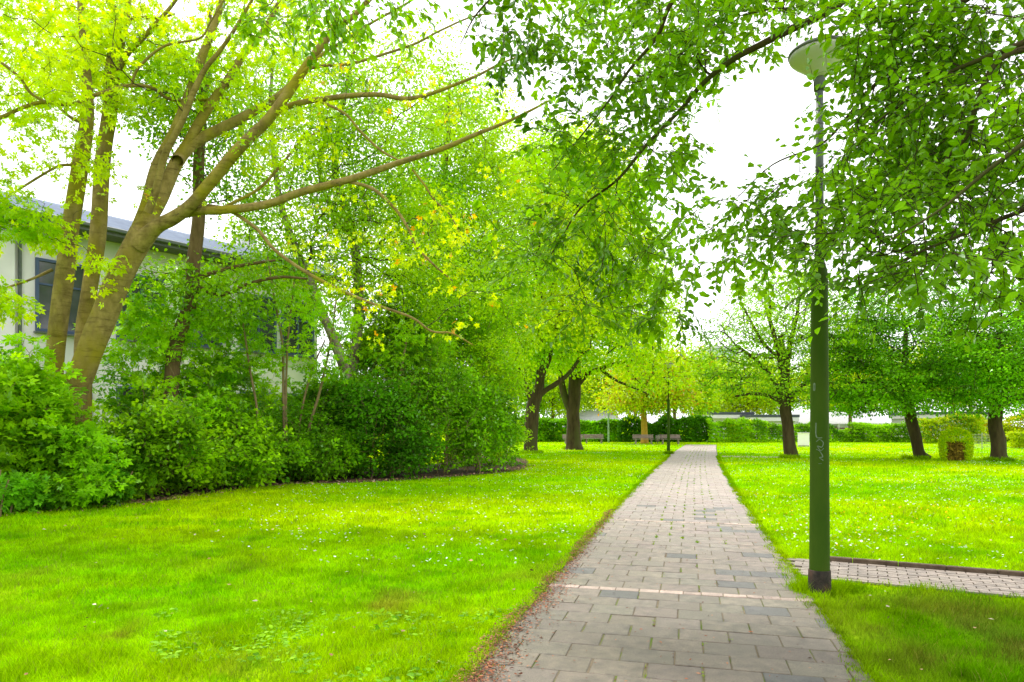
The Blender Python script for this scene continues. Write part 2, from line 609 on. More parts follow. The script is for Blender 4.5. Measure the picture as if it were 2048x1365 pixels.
w = bpy.data.worlds.new('World'); scene.world = w; w.use_nodes = True
nt = w.node_tree
for n in list(nt.nodes):
    nt.nodes.remove(n)
sky = nt.nodes.new('ShaderNodeTexSky'); sky.sky_type = 'NISHITA'; sky.sun_disc = False
sky.sun_elevation = SUN_EL; sky.sun_rotation = SUN_AZ
sky.air_density = 1.0; sky.dust_density = 3.0
hs = nt.nodes.new('ShaderNodeHueSaturation'); hs.inputs['Saturation'].default_value = .12
mixc = nt.nodes.new('ShaderNodeMixRGB'); mixc.inputs[0].default_value = .8     # thin bright overcast over the sky
tc = nt.nodes.new('ShaderNodeTexCoord')
cn = nt.nodes.new('ShaderNodeTexNoise'); cn.inputs['Scale'].default_value = 2.2; cn.inputs['Detail'].default_value = 5
cr = nt.nodes.new('ShaderNodeValToRGB')
cr.color_ramp.elements[0].color = (14.5, 14.8, 15.4, 1); cr.color_ramp.elements[1].color = (19, 19, 19, 1)
bg = nt.nodes.new('ShaderNodeBackground'); bg.inputs['Strength'].default_value = .138
wo = nt.nodes.new('ShaderNodeOutputWorld')
nt.links.new(sky.outputs[0], hs.inputs['Color']); nt.links.new(hs.outputs[0], mixc.inputs[1])
nt.links.new(tc.outputs['Generated'], cn.inputs['Vector']); nt.links.new(cn.outputs['Fac'], cr.inputs[0])
nt.links.new(cr.outputs[0], mixc.inputs[2]); nt.links.new(mixc.outputs[0], bg.inputs[0]); nt.links.new(bg.outputs[0], wo.inputs[0])

scene.view_settings.view_transform = 'Standard'; scene.view_settings.look = 'None'
scene.view_settings.exposure = 0; scene.view_settings.gamma = 1
cy = scene.cycles
cy.use_denoising = True
try:
    cy.denoiser = 'OPENIMAGEDENOISE'; cy.denoising_input_passes = 'RGB_ALBEDO_NORMAL'; cy.denoising_prefilter = 'ACCURATE'
except Exception:
    pass
cy.max_bounces = 8; cy.diffuse_bounces = 5; cy.glossy_bounces = 2; cy.transmission_bounces = 6; cy.transparent_max_bounces = 4
cy.caustics_reflective = False; cy.caustics_refractive = False

# ================================================================== GROUND, PATHS
def pcx(y):
    t = y - 4.52
    return 1.03 + .255 * t + .00047 * np.clip(t, 0, None) ** 2


def pcd(y):
    t = np.clip(y - 4.52, 0, None)
    return .255 + .00094 * t


HW = 1.30
K0, K1 = G(1560, 1115), np.array([5.74, 7.66, 0])
BDIR = nrm((K1 - K0)[:2]); BN = np.array([-BDIR[1], BDIR[0]])      # along the side path / to its far side
if BN[1] < 0:
    BN = -BN
BW = 1.14


def side_path_uv(x, y):
    dx, dy = x - K0[0], y - K0[1]
    return dx * BDIR[0] + dy * BDIR[1], -(dx * BN[0] + dy * BN[1])      # along, inwards from kerb


def path_dist(x, y):
    """signed: negative on the paving"""
    d = np.abs(x - pcx(y)) / np.sqrt(1 + pcd(y) ** 2) - HW
    d = np.where(y > 60.5, np.maximum(d, y - 60.5), d)
    u, v = side_path_uv(x, y)
    s = np.where(u > -1.2, np.maximum(np.maximum(-v, v - BW), -u - 1.2), 9)
    return np.minimum(d, s)


EDGE = np.array([G(-420, 1046), G(-150, 1034), G(0, 1025), G(130, 1015), G(300, 1003), G(430, 985), G(560, 970), G(700, 965), G(850, 957), G(1000, 945)])
EDGE = np.vstack([EDGE, [[.35, 27.5, 0], [.6, 31, 0], [.2, 36, 0], [-2.5, 39, 0]]])[:, :2]


def bed_dist(x, y):
    """distance to the shrub border edge, negative inside the border"""
    x, y = np.asarray(x, float), np.asarray(y, float)
    best = np.full(x.shape, 1e9); sign = np.ones(x.shape)
    for a, b in zip(EDGE[:-1], EDGE[1:]):
        ab = b - a
        t = np.clip(((x - a[0]) * ab[0] + (y - a[1]) * ab[1]) / (ab @ ab), 0, 1)
        dx, dy = x - a[0] - t * ab[0], y - a[1] - t * ab[1]
        d = dx * dx + dy * dy
        cr_ = ab[0] * (y - a[1]) - ab[1] * (x - a[0])
        m = d < best
        best = np.where(m, d, best); sign = np.where(m, np.sign(-cr_), sign)
    return np.sqrt(best) * sign


def lawn_col(x, y):
    a = fbm(x, y, 2.2, 1)[..., None]
    b = fbm(x, y, .7, 2)[..., None]
    c = fbm(x, y, 6.0, 7)[..., None]
    g = np.array([.225, .50, .001]); yl = np.array([.40, .58, .001]); dk = np.array([.13, .39, .001])
    col = g + (yl - g) * np.clip((a * .6 + c * .7) * 2.2 - .95, 0, 1)
    col = col + (dk - col) * np.clip(b * 3.6 - 2.1, 0, .6)
    e = fbm(x, y, .22, 21)[..., None]
    col = col * (.80 + .42 * np.clip(e * 1.9 - .45, 0, 1))
    # worn corner by the lamp: thin turf, bare soil, canopy shade painted in
    worn_shade = np.clip((x - pcx(y) - 1.0) / 1.0, 0, 1) * np.clip((7.4 - y) / 1.5, 0, 1) * np.clip(x * .6, 0, 1)
    worn_shade = worn_shade[..., None]
    col = col * (1 - np.array([.58, .45, .35]) * worn_shade)
    so_ = np.array([.14, .085, .03])
    k = np.clip(fbm(x, y, .55, 9)[..., None] * 4 - 2.0, 0, 1) * worn_shade
    col = col + (so_ - col) * k * .68
    k2 = np.clip(fbm(x, y, .7, 12)[..., None] * 5 - 2.9, 0, 1) * np.clip((9 - y) / 3, 0, 1)[..., None] * (x < 1)[..., None]
    col = col + (np.array([.30, .24, .03]) - col) * k2 * .7
    return col


def axis(lo, hi, st, far):
    a = np.arange(lo, hi + 1e-6, st)
    out = [far[1] * f for f in (.12, .3, 1)] if far else []
    return np.concatenate([-np.array(out[::-1]) + lo, a, np.array(out) + hi])


gx, gy = axis(-30, 34, .4, (0, 700)), axis(-6, 76, .4, (0, 700))
GX, GY = np.meshgrid(gx, gy)
V = np.stack([GX.ravel(), GY.ravel(), np.zeros(GX.size)], 1)
V[:, 2] = -.012 * fbm(V[:, 0], V[:, 1], 3.0, 4)
nx = len(gx)
ii = (np.arange(len(gy) - 1)[:, None] * nx + np.arange(nx - 1)).ravel()
Fq = np.stack([ii, ii + 1, ii + nx + 1, ii + nx], 1)
m, nt_, out = mat('lawn')
at = nd(nt_, 'Attribute', attribute_name='Col'); tc_ = nd(nt_, 'TexCoord')
n1 = nd(nt_, 'TexNoise', Scale=9, Detail=8, Roughness=.7); n2 = nd(nt_, 'TexNoise', Scale=55, Detail=4, Roughness=.7)
nt_.links.new(tc_.outputs['Object'], n1.inputs['Vector']); nt_.links.new(tc_.outputs['Object'], n2.inputs['Vector'])
r1 = nd(nt_, 'ValToRGB'); r1.color_ramp.elements[0].position = .3; r1.color_ramp.elements[1].position = .7
r1.color_ramp.elements[0].color = (.75, .8, .7, 1); r1.color_ramp.elements[1].color = (1.15, 1.1, 1, 1)
r2 = nd(nt_, 'ValToRGB'); r2.color_ramp.elements[0].position = .3; r2.color_ramp.elements[1].position = .7
r2.color_ramp.elements[0].color = (.7, .7, .7, 1); r2.color_ramp.elements[1].color = (1.15, 1.15, 1.1, 1)
nt_.links.new(n1.outputs['Fac'], r1.inputs[0]); nt_.links.new(n2.outputs['Fac'], r2.inputs[0])
m1 = nd(nt_, 'MixRGB', blend_type='MULTIPLY', Fac=1.0); m2 = nd(nt_, 'MixRGB', blend_type='MULTIPLY', Fac=1.0)
nt_.links.new(at.outputs['Color'], m1.inputs[1]); nt_.links.new(r1.outputs[0], m1.inputs[2])
nt_.links.new(m1.outputs[0], m2.inputs[1]); nt_.links.new(r2.outputs[0], m2.inputs[2])
bs = nd(nt_, 'BsdfPrincipled', Roughness=1.0); bs.inputs['Specular IOR Level'].default_value = .0
bp = nd(nt_, 'Bump', Strength=.6, Distance=.05)
nt_.links.new(n2.outputs['Fac'], bp.inputs['Height']); nt_.links.new(bp.outputs[0], bs.inputs['Normal'])
nt_.links.new(m2.outputs[0], bs.inputs['Base Color']); nt_.links.new(bs.outputs[0], out.inputs[0])
LAWN = m
o = link('ground', np_mesh('ground', V, [Fq], lawn_col(V[:, 0], V[:, 1]), [LAWN], smooth=True)); o['kind'] = 'structure'

# soil under the shrub border
E = smooth_line(EDGE, 12)
tn = nrm(np.gradient(E, axis=0)); nl = np.stack([tn[:, 1], -tn[:, 0]], 1)
out_e = E + nl * (.12 + .30 * (fbm(E[:, 0], E[:, 1], .8, 3) - .35))[:, None]
in_e = E + np.array([-.55, .75]) * 6.0
V = np.concatenate([np.c_[out_e, np.full(len(E), .006)], np.c_[E - nl * .5, np.full(len(E), .02)], np.c_[in_e, np.full(len(E), .02)]])
k = np.arange(len(E) - 1); n = len(E)
o = link('soil', np_mesh('soil', V, [np.concatenate([np.stack([k, k + 1, k + n + 1, k + n], 1), np.stack([k + n, k + n + 1, k + 2 * n + 1, k + 2 * n], 1)])], mats=[SOIL])); o['kind'] = 'structure'

# ---- main path: joint bed + slabs
JOINT = solid_mat('joint_sand', (.13, .105, .07), (.21, .165, .11), 14, 1, .5, c3=(.10, .16, .015))
SLAB = solid_mat('slab', (.62, .62, .62), (1.22, 1.2, 1.18), 9, .58, .25, attr=True, c3=(.88, .88, .85), bscale=160, detail=9, spec=.6, grit=True)
ys = np.arange(-3, 61, .5)
cxs = pcx(ys); sl_ = np.sqrt(1 + pcd(ys) ** 2)
nxp = np.stack([1 / sl_, -pcd(ys) / sl_], 1)
ctr = np.stack([cxs, ys], 1)
wob = .05 * (fbm(ys, ys * 0, .9, 3) - .5)
Lp, Rp = ctr - nxp * (HW + .03 + wob)[:, None], ctr + nxp * (HW + .03 - wob)[:, None]
V = np.concatenate([np.c_[Lp, np.full(len(ys), .004)], np.c_[Rp, np.full(len(ys), .004)]])
k = np.arange(len(ys) - 1); n = len(ys)
o = link('path_bed', np_mesh('path_bed', V, [np.stack([k, k + n, k + n + 1, k + 1], 1)], mats=[JOINT])); o['kind'] = 'structure'; o.location.z = .0125

rng = np.random.default_rng(21)
tab_y = np.arange(-3, 60.6, .02)
tab_s = np.concatenate([[0], np.cumsum(np.sqrt(np.diff(tab_y) ** 2 + np.diff(pcx(tab_y)) ** 2))])


def pxy(s, t):
    y = np.interp(s, tab_s, tab_y)
    dy = pcd(y); q = np.sqrt(1 + dy * dy)
    return np.array([pcx(y) + t / q, y - t * dy / q])


S_SMAX = tab_s[-1]
bands = [float(np.interp(6.72, tab_y, tab_s)), float(np.interp(11.8, tab_y, tab_s)), float(np.interp(24, tab_y, tab_s))]
slab = MB()


def slab_quad(s0, s1, t0, t1, col, ztop=.024, g=.0032, tilt=.0025):
    z = ztop + rng.normal(0, .0016)
    b = .006
    c = [(s0 + g, t0 + g), (s0 + g, t1 - g), (s1 - g, t1 - g), (s1 - g, t0 + g)]
    ci = [(s0 + g + b, t0 + g + b), (s0 + g + b, t1 - g - b), (s1 - g - b, t1 - g - b), (s1 - g - b, t0 + g + b)]
    dz = rng.normal(0, tilt, 4) * .6
    V = [(*pxy(*p), .001) for p in c] + [(*pxy(*p), z - .004 + dz[i]) for i, p in enumerate(c)] + [(*pxy(*p), z + dz[i]) for i, p in enumerate(ci)]
    Fl = [[8, 9, 10, 11]]
    for i in range(4):
        j = (i + 1) % 4
        Fl += [[i, j, 4 + j, 4 + i], [4 + i, 4 + j, 8 + j, 8 + i]]
    slab.add(V, Fl, col)


s, row = 0.0, 0
cols_w = .385
tufts = []
while s < S_SMAX - .3:
    if any(abs(s - b) < .15 for b in bands):
        t = -HW + .02
        while t < HW - .05:
            wdt = .14 + .1 * rng.random()
            slab_quad(s, s + .115, t, min(t + wdt, HW), np.array([.44, .335, .29]) * (.7 + .4 * rng.random()), .026)
            t += wdt
        s += .12
        for q in range(len(bands)):
            if abs(s - .12 - bands[q]) < .15:
                bands[q] = -99
        continue
    dpt = .298
    t = -HW + (0 if row % 2 == 0 else -cols_w / 2) + rng.normal(0, .008)
    while t < HW - .02:
        a, b = max(t, -HW + rng.normal(0, .012)), min(t + cols_w, HW + rng.normal(0, .012))
        if b - a > .07:
            yv = np.interp(s, tab_s, tab_y)
            base = np.array([.30, .26, .24]) * np.array([1.03, 1, np.interp(yv, [5, 14], [.84, 1.0])]) * np.interp(yv, [5, 9, 17], [.46, .68, 1.14]) * (.90 + .18 * rng.random()) * (1 + .05 * rng.normal(size=3) * .4)  # canopy shade painted into the near slabs, open light into the far ones
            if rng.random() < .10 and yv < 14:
                base = np.array([.155, .15, .148]) * np.interp(yv, [5, 9, 14], [.55, .72, 1.0]) * (.9 + .3 * rng.random())  # odd dark slabs, with the same painted shade towards the viewer
            near = abs((a + b) / 2) < .55
            gap = .0045 + (.010 * rng.random() if near and rng.random() < .6 else .002 * rng.random())
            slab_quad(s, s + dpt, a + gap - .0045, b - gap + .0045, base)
            if near and rng.random() < .5:
                tufts.append((s, dpt, b))
        t += cols_w
    s += dpt; row += 1
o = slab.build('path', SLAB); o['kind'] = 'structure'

# ---- side path of small pavers with a kerb
def bxy(u, v, z):
    p = K0[:2] + BDIR * u - BN * v
    return (p[0], p[1], z)


V = [bxy(-1.1, 0, .003), bxy(9, 0, .003), bxy(9, BW, .003), bxy(-1.1, BW, .003)]
o = link('side_path_bed', np_mesh('side_path_bed', np.array(V), [np.array([[3, 2, 1, 0]])], mats=[JOINT])); o['kind'] = 'structure'
sp = MB()
v = .07; row = 0
while v < BW - .03:
    u = -1.0 + (.1 if row % 2 else 0)
    while u < 8.6:
        p = bxy(u + .1, v + .05, 0)
        if (abs(p[0] - pcx(p[1])) / math.sqrt(1 + pcd(p[1]) ** 2)) > HW + .06:
            g = .006; z = .02 + rng.normal(0, .0015)
            c = np.array([.26, .215, .185]) * (.8 + .4 * rng.random())
            a = [(u + g, v + g), (u + .2 - g, v + g), (u + .2 - g, v + .1 - g), (u + g, v + .1 - g)]
            VV = [bxy(x, y, .001) for x, y in a] + [bxy(x, y, z) for x, y in a]
            sp.add(VV, [[4, 5, 6, 7]] + [[i, (i + 1) % 4, 4 + (i + 1) % 4, 4 + i] for i in range(4)], c)
        u += .2
    v += .1; row += 1
o = sp.build('side_path', SLAB); o['kind'] = 'structure'
KERB = solid_mat('kerb_stone', (.075, .05, .032), (.15, .11, .075), 9, .95, .6)
kb = MB(); u = .35
while u < 8.4:
    R = np.array([[BDIR[0], -BDIR[1], 0], [BDIR[1], BDIR[0], 0], [0, 0, 1]])
    kb.box(np.array(bxy(u + .245, .035, .03)), (.485, .07, .075 + .008 * rng.random()), R, bev=.008)
    u += .49
o = kb.build('kerb', KERB); o['kind'] = 'structure'
# thin trodden track far up the right side of the path
TRACK = solid_mat('track_sand', (.42, .36, .25), (.55, .48, .35), 3, 1)
V = np.array([[*G(1444, 912.2)[:2], .004], [*G(1600, 914.8)[:2], .004], [*G(1600, 916.2)[:2], .004], [*G(1444, 914.6)[:2], .004]])
o = link('track', np_mesh('track', V, [np.array([[3, 2, 1, 0]])], mats=[TRACK])); o['kind'] = 'structure'

# ---- grass
def grass_zone(n, d0, d1, h, wdt, tag):
    rg = np.random.default_rng(100 + tag)
    d = np.sqrt(d0 ** 2 + (d1 ** 2 - d0 ** 2) * rg.random(n))
    x = (rg.random(n) * 2 - 1) * .86 * d; y = d
    pd_ = path_dist(x, y) + .05 * (fbm(x, y, .35, 6) - .35)
    k = (pd_ > .0) & (bed_dist(x, y) > .1)
    # thin the worn corner
    worn_shade = np.clip((x - pcx(y) - 1.0), 0, 1) * np.clip((7.4 - y) / 1.5, 0, 1)
    k &= rg.random(n) > .55 * worn_shade * (fbm(x, y, .55, 9) > .5)
    x, y, pd_ = x[k], y[k], pd_[k]; n = len(x)
    cl = fbm(x, y, .5, 2)
    hh = h * (.5 + .9 * rg.random(n)) * (.55 + .7 * np.clip(cl * 2.4 - .6, 0, 1.3)) * (.55 + 1.3 * np.clip(fbm(x, y, .16, 23) * 2.6 - .8, 0, 1))
    a = rg.random(n) * 2 * math.pi
    ln = (.25 + .75 * rg.random(n)) * hh
    lx, ly = np.cos(a) * ln, np.sin(a) * ln
    b = rg.random(n) * math.pi
    wx, wy = np.cos(b) * wdt * (.6 + .8 * rg.random(n)), np.sin(b) * wdt
    z0 = np.full(n, -.004)
    V = np.stack([np.stack([x - wx, y - wy, z0], 1), np.stack([x + wx, y + wy, z0], 1),
                  np.stack([x + lx * .45 + wx * .8, y + ly * .45 + wy * .8, hh * .62], 1), np.stack([x + lx * .45 - wx * .8, y + ly * .45 - wy * .8, hh * .62], 1),
                  np.stack([x + lx, y + ly, hh], 1)], 1).reshape(-1, 3)
    c = lawn_col(x, y) * (.6 + .75 * rg.random((n, 1)))
    yel = rg.random(n) < .05
    c[yel] = np.array([.26, .27, .05]) * (.7 + .5 * rg.random((yel.sum(), 1)))
    b5 = np.arange(n) * 5
    return V, np.stack([b5, b5 + 1, b5 + 2, b5 + 3], 1), np.stack([b5 + 3, b5 + 2, b5 + 4], 1), np.repeat(c, 5, 0)


Z = [grass_zone(190000, 3.6, 6.5, .038, .0019, 1), grass_zone(200000, 6.5, 11, .036, .003, 2), grass_zone(150000, 11, 20, .04, .005, 3), grass_zone(110000, 20, 42, .045, .010, 4), grass_zone(40000, 42, 70, .05, .022, 5)]
off = 0; VV, Q, T3, CC = [], [], [], []
for v_, q_, t_, c_ in Z:
    VV.append(v_); Q.append(q_ + off); T3.append(t_ + off); CC.append(c_); off += len(v_)
o = link('grass', np_mesh('grass', np.concatenate(VV), [np.concatenate(Q), np.concatenate(T3)], np.concatenate(CC), [GRASS]))
o['kind'] = 'stuff'; o['label'] = 'short bright green lawn grass on both sides of the path'; o['category'] = 'grass'

# longer tufts round the lamp foot, tree feet and along the joints
def tuft_arrays(px_, py_, n, spread, h, wdt, rg, z=0.0):
    x = px_ + rg.normal(size=n) * spread; y = py_ + rg.normal(size=n) * spread
    a = rg.random(n) * 6.283; hh = h * (.5 + .8 * rg.random(n)); ln = hh * (.3 + .6 * rg.random(n))
    b = rg.random(n) * 3.14
    wx, wy = np.cos(b) * wdt, np.sin(b) * wdt
    V = np.stack([np.stack([x - wx, y - wy, np.full(n, z)], 1), np.stack([x + wx, y + wy, np.full(n, z)], 1), np.stack([x + np.cos(a) * ln, y + np.sin(a) * ln, z + hh], 1)], 1).reshape(-1, 3)
    c = lawn_col(x, y) * (.5 + .5 * rg.random((n, 1)))
    return V, np.repeat(c, 3, 0)


rg = np.random.default_rng(77)
TV, TC = [], []
for i in range(26):
    a = -1.0 + rg.random() * 4.6
    v_, c_ = tuft_arrays(3.10 + .17 * math.cos(a), 6.88 + .15 * math.sin(a), 60, .05, .13, .003, rg); TV.append(v_); TC.append(c_)
for i in range(26):        # the grass tongue between the lamp foot and the side path
    t = rg.random()
    v_, c_ = tuft_arrays(2.95 + t * .7 + rg.normal() * .06, 7.05 - .05 * t + rg.normal() * .05, 40, .05, .10, .003, rg); TV.append(v_); TC.append(c_)
for (s_, d_, b_) in tufts:
    yv = np.interp(s_, tab_s, tab_y)
    if rg.random() < .75 and yv > 3.5:
        for q in range(3):
            p = pxy(s_ + d_ * rg.random(), b_)
            v_, c_ = tuft_arrays(p[0], p[1], 8, .014, .018 if yv < 9 else .03, .004 if yv < 9 else .008, rg, .012); TV.append(v_); TC.append(c_)
for i in range(2000):       # fringe creeping over both edges of the path
    yv = 4 + 34 * rg.random() ** 1.5
    sd_ = 1 if rg.random() < .6 else -1
    p = pxy(np.interp(yv, tab_y, tab_s), sd_ * (HW + .03 - .13 * rg.random() ** 1.6 * (fbm(yv, sd_ * 5., .7, 31) * 1.6)))
    v_, c_ = tuft_arrays(p[0], p[1], 14, .03, .035 + .001 * yv, .003 + .0004 * yv, rg, .005); TV.append(v_); TC.append(c_)
for (bx_, by_, rr) in ((1062, 907, .62), (1147, 899, .7), (1337, 909, .16), (1580, 917, .42), (1830, 919, .5), (1998, 923, .5)):
    c0 = G(bx_, by_)
    for i in range(60):
        a = rg.random() * 6.28
        v_, c_ = tuft_arrays(c0[0] + rr * math.cos(a), c0[1] + rr * math.sin(a), 14, .07, .2, .012, rg); TV.append(v_); TC.append(c_)
V = np.concatenate(TV); n = len(V) // 3
o = link('grass_tufts', np_mesh('grass_tufts', V, [np.arange(n * 3).reshape(-1, 3)], np.concatenate(TC), [GRASS]))
o['kind'] = 'stuff'; o['label'] = 'longer grass tufts in paving joints and round the feet of posts'; o['category'] = 'grass'

# broad-leaved lawn weeds near the bottom of the photo
rg = np.random.default_rng(78)
n = 3400
d = np.sqrt(4.1 ** 2 + (6.2 ** 2 - 4.1 ** 2) * rg.random(n)); x = -.1 * d + (rg.random(n) * 2 - 1) * .42 * d
k = (path_dist(x, d) > .1) & (fbm(x, d, .6, 14) > .50); x, d = x[k], d[k]; n = len(x)
pos = np.stack([x, d, .012 + .03 * rg.random(n)], 1)
dr = rg.normal(size=(n, 3)); dr[:, 2] = .15
nr = rg.normal(size=(n, 3)) * .3; nr[:, 2] += 1
v_, f_, c_ = leaf_arrays(T_ovate(), pos, dr, nr, .036 + .03 * rg.random(n), leaf_cols(n, (.05, .19, .012), (.16, .36, .05), rg))
v_[:, 2] = np.maximum(v_[:, 2], .004)
o = link('lawn_weeds', np_mesh('lawn_weeds', v_, [f_], c_, [LEAF])); o['kind'] = 'stuff'; o['label'] = 'broad clover-like weed leaves in the near lawn'; o['category'] = 'weeds'


# daisies / dandelions
def flower_field(name, label, n_cl, per, xr, yr, spread, size, col, seed):
    rg = np.random.default_rng(seed)
    cx_ = xr[0] + (xr[1] - xr[0]) * rg.random(n_cl); u = rg.random(n_cl); cy_ = yr[0] + (yr[1] - yr[0]) * u
    x = np.repeat(cx_ / 30, per) * np.repeat(cy_, per) + rg.normal(size=n_cl * per) * spread
    y = np.repeat(cy_, per) + rg.normal(size=n_cl * per) * spread
    k = (path_dist(x, y) > .12) & (bed_dist(x, y) > .5) & (y > 4)
    x, y = x[k], y[k]; n = len(x)
    a = np.arange(8) * math.pi / 4
    sz = size * (.7 + .6 * rg.random(n))
    tx, ty = rg.normal(size=n) * .35, rg.normal(size=n) * .35 - .25
    ring = np.stack([np.cos(a), np.sin(a)], 1)
    z = .045 + .03 * rg.random(n)
    px_ = x[:, None] + sz[:, None] * ring[None, :, 0]; py_ = y[:, None] + sz[:, None] * ring[None, :, 1]
    pz = z[:, None] + sz[:, None] * (ring[None, :, 0] * tx[:, None] + ring[None, :, 1] * ty[:, None]) + .25 * sz[:, None]
    V = np.stack([px_, py_, pz], -1)
    V = np.concatenate([V, np.stack([x, y, z], 1)[:, None]], 1).reshape(-1, 3)
    b = (np.arange(n) * 9)[:, None]
    i = np.arange(8)
    Ft = np.stack([b + i, b + (i + 1) % 8, np.broadcast_to(b + 8, (n, 8))], -1).reshape(-1, 3)
    c = np.tile(np.array(col), (n * 9, 1))
    o = link(name, np_mesh(name, V, [Ft], c, [PETAL])); o['kind'] = 'stuff'; o['label'] = label; o['category'] = 'flowers'


flower_field('daisies', 'small white daisies scattered through the lawn', 760, 15, (-11, 24), (8, 62), .5, .0145, (.78, .78, .74), 31)
flower_field('dandelions', 'yellow dandelion heads in the lawn right of the path', 150, 4, (9, 20), (10, 24), .6, .016, (.75, .48, .01), 32)

# red-brown litter along the left path edge, dead leaves at the border
LITTER = solid_mat('litter', (1, 1, 1), attr=True, rough=1)


def litter(name, label, pts, size, cols, seed, asp=.25, z=.03):
    rg = np.random.default_rng(seed); n = len(pts)
    a = rg.random(n) * 6.283
    d = np.stack([np.cos(a), np.sin(a), rg.normal(size=n) * .12], 1)
    nr = rg.normal(size=(n, 3)) * .35; nr[:, 2] += 1
    tv, tf = T_rhomb(); tv = tv.copy(); tv[:, 0] *= asp / .33
    pos = np.c_[pts, z + .008 * rg.random(n)]
    c = np.array(cols)[rg.integers(0, len(cols), n)] * (.6 + .8 * rg.random((n, 1)))
    v_, f_, c_ = leaf_arrays((tv, tf), pos, d, nr, size * (.5 + rg.random(n)), c)
    o = link(name, np_mesh(name, v_, [f_], c_, [LITTER])); o['kind'] = 'stuff'; o['label'] = label; o['category'] = 'litter'


rg = np.random.default_rng(41)
n = 9000
yv = 3.8 + 9.5 * rg.random(n) ** 1.5
off_ = -HW - .02 + np.abs(rg.normal(size=n)) * (.17 * np.clip(1.25 - yv / 13, .2, 1)) - .12 * rg.random(n)
off_ += .10 * (fbm(yv, yv * 0, .5, 8) - .4)
pts = np.array([pxy(np.interp(a, tab_y, tab_s), b) for a, b in zip(yv, off_)])
n2 = 260
pts2 = np.array([pxy(np.interp(4 + 8 * rg.random() ** 2, tab_y, tab_s), (rg.random() * 2 - 1) * HW) for _ in range(n2)])
litter('litter', 'red-brown bud scales and twigs strewn along the left edge of the path', np.concatenate([pts, pts2]), .028, [(.30, .10, .045), (.20, .07, .035), (.36, .16, .08), (.12, .06, .04)], 42, .16)
# brown filling in some slab joints
pp = []
for (s_, d_, b_) in tufts:
    if np.interp(s_, tab_s, tab_y) < 16:
        for q in range(8):
            pp.append(pxy(s_ + d_ * rg.random(), b_ + rg.normal() * .004))
litter('joint_litter', 'brown litter caught in the slab joints', np.array(pp), .02, [(.16, .07, .04), (.10, .06, .03)], 43, .2, .016)
n = 1500
t = rg.random(n) * (len(E) - 30); k = t.astype(int)
pts = E[k] + (E[k + 1] - E[k]) * (t - k)[:, None] + nl[k] * (.05 + rg.normal(size=n) * .32)[:, None]
litter('dead_leaves', 'dry brown leaves along the foot of the shrub border', pts, .07, [(.30, .17, .09), (.42, .27, .17), (.18, .09, .05)], 44, .4, .03)
n = 240
x = (rg.random(n) * 2 - 1); d = 4.5 + 11 * rg.random(n); xx = x * .72 * d
k = (path_dist(xx, d) > .2) & (bed_dist(xx, d) > .1)
litter('fallen_leaves', 'single tan leaves lying on the near lawn', np.stack([xx[k], d[k]], 1), .042, [(.45, .27, .15), (.25, .12, .06), (.5, .4, .3)], 45, .38, .05)

# ================================================================== SHRUB BORDER
def bush_leaves(rng, spec, n_att, per, size, lo, hi, tmpl, base_pts, spread=.14, droop=.25, extra=None, frac=0, hollow=.55, minz=.08, alpha=.2, flat=.6, up=.9, clump=.9):
    t = Tree(int(rng.integers(1e6)))
    for b in base_pts:
        top = b + np.array([rng.normal() * .15, rng.normal() * .15, .5 + .4 * rng.random()])
        t.limb(np.array([[*b, .022], [*(b * .5 + top * .5 + rng.normal(size=3) * .03), .019], [*top, .015]]), 'stem', 4)
    att = blobs(rng, spec, n_att, hollow=hollow)
    zt = max(q[2] + q[5] for q in spec)
    sh = att[rng.random(len(att)) < .10].copy()          # stray shoots beyond the outline
    cc = np.array([spec[0][0], spec[0][1], zt * .4])
    sh = cc + (sh - cc) * (1.12 + .22 * rng.random((len(sh), 1))) + np.array([0, 0, .12 * zt]) * rng.random((len(sh), 1))
    att = np.concatenate([att, sh])
    att = att[att[:, 2] > minz]
    t.grow(att, step=.22, alpha=alpha, rmin=.0035)
    lv = clump_leaves(t, t.ends, per, spread, size, lo, hi, tmpl, flat=flat, droop=droop, extra=extra, frac=frac, up=up, clump=clump)
    return t, lv


def shrub(name, label, cat, base, spec, n_att, per, size, lo, hi, tmpl, seed, group, n_stem=5, bark=BARK_SAPLING, **kw):
    rng = np.random.default_rng(seed)
    base = np.array(base, float)
    pts = [base + np.array([rng.normal() * .3, rng.normal() * .3, 0]) for _ in range(n_stem)]
    t, lv = bush_leaves(rng, spec, n_att, per, size, lo, hi, tmpl, pts, **kw)
    root = thing(name, label, cat, base, 0, group)
    V1, F1 = t.wood()
    for nm, L in t.limbs:
        v_, f_ = tube_arr(L[:, :3] - base, L[:, 3], 6)
        link('stem', np_mesh('stem', v_, [f_], mats=[bark], smooth=True), root)
    V = np.concatenate([V1, lv[0]]) - base
    C = np.concatenate([np.ones((len(V1), 3)), lv[2]])
    mi = np.concatenate([np.zeros(len(F1)), np.ones(len(lv[1]))])
    link('foliage', np_mesh('foliage', V, [F1, lv[1] + len(V1)], C, [bark, LEAF], mi), root)
    return root


def mound(cx_, yb, top, wpx, d, rng, lobes=9, depth=None):
    """lobed mound: pixel centre, pixel top, width in pixels, at distance d"""
    hw_ = wpx / 2 / F * d; zt = EYE + (HZ - top) / F * d
    dp = depth or hw_ * .8
    c = np.array([(cx_ - 1024) / F * d, d, 0])
    zt *= 1.02
    spec = [(c[0], c[1], zt * .45, hw_ * .8, dp * .8, zt * .48)]
    for i in range(lobes):
        a = rng.random() * 6.28; q = .35 + .5 * rng.random(); hz = (.15 + .72 * rng.random()) * zt
        q *= math.sqrt(max(.15, 1 - (hz / zt) ** 2.2))
        r = (.20 + .26 * rng.random()) * min(hw_, zt)
        spec.append((c[0] + math.cos(a) * q * hw_, c[1] + math.sin(a) * q * dp, hz, r, r, r * .72))
    return c, spec


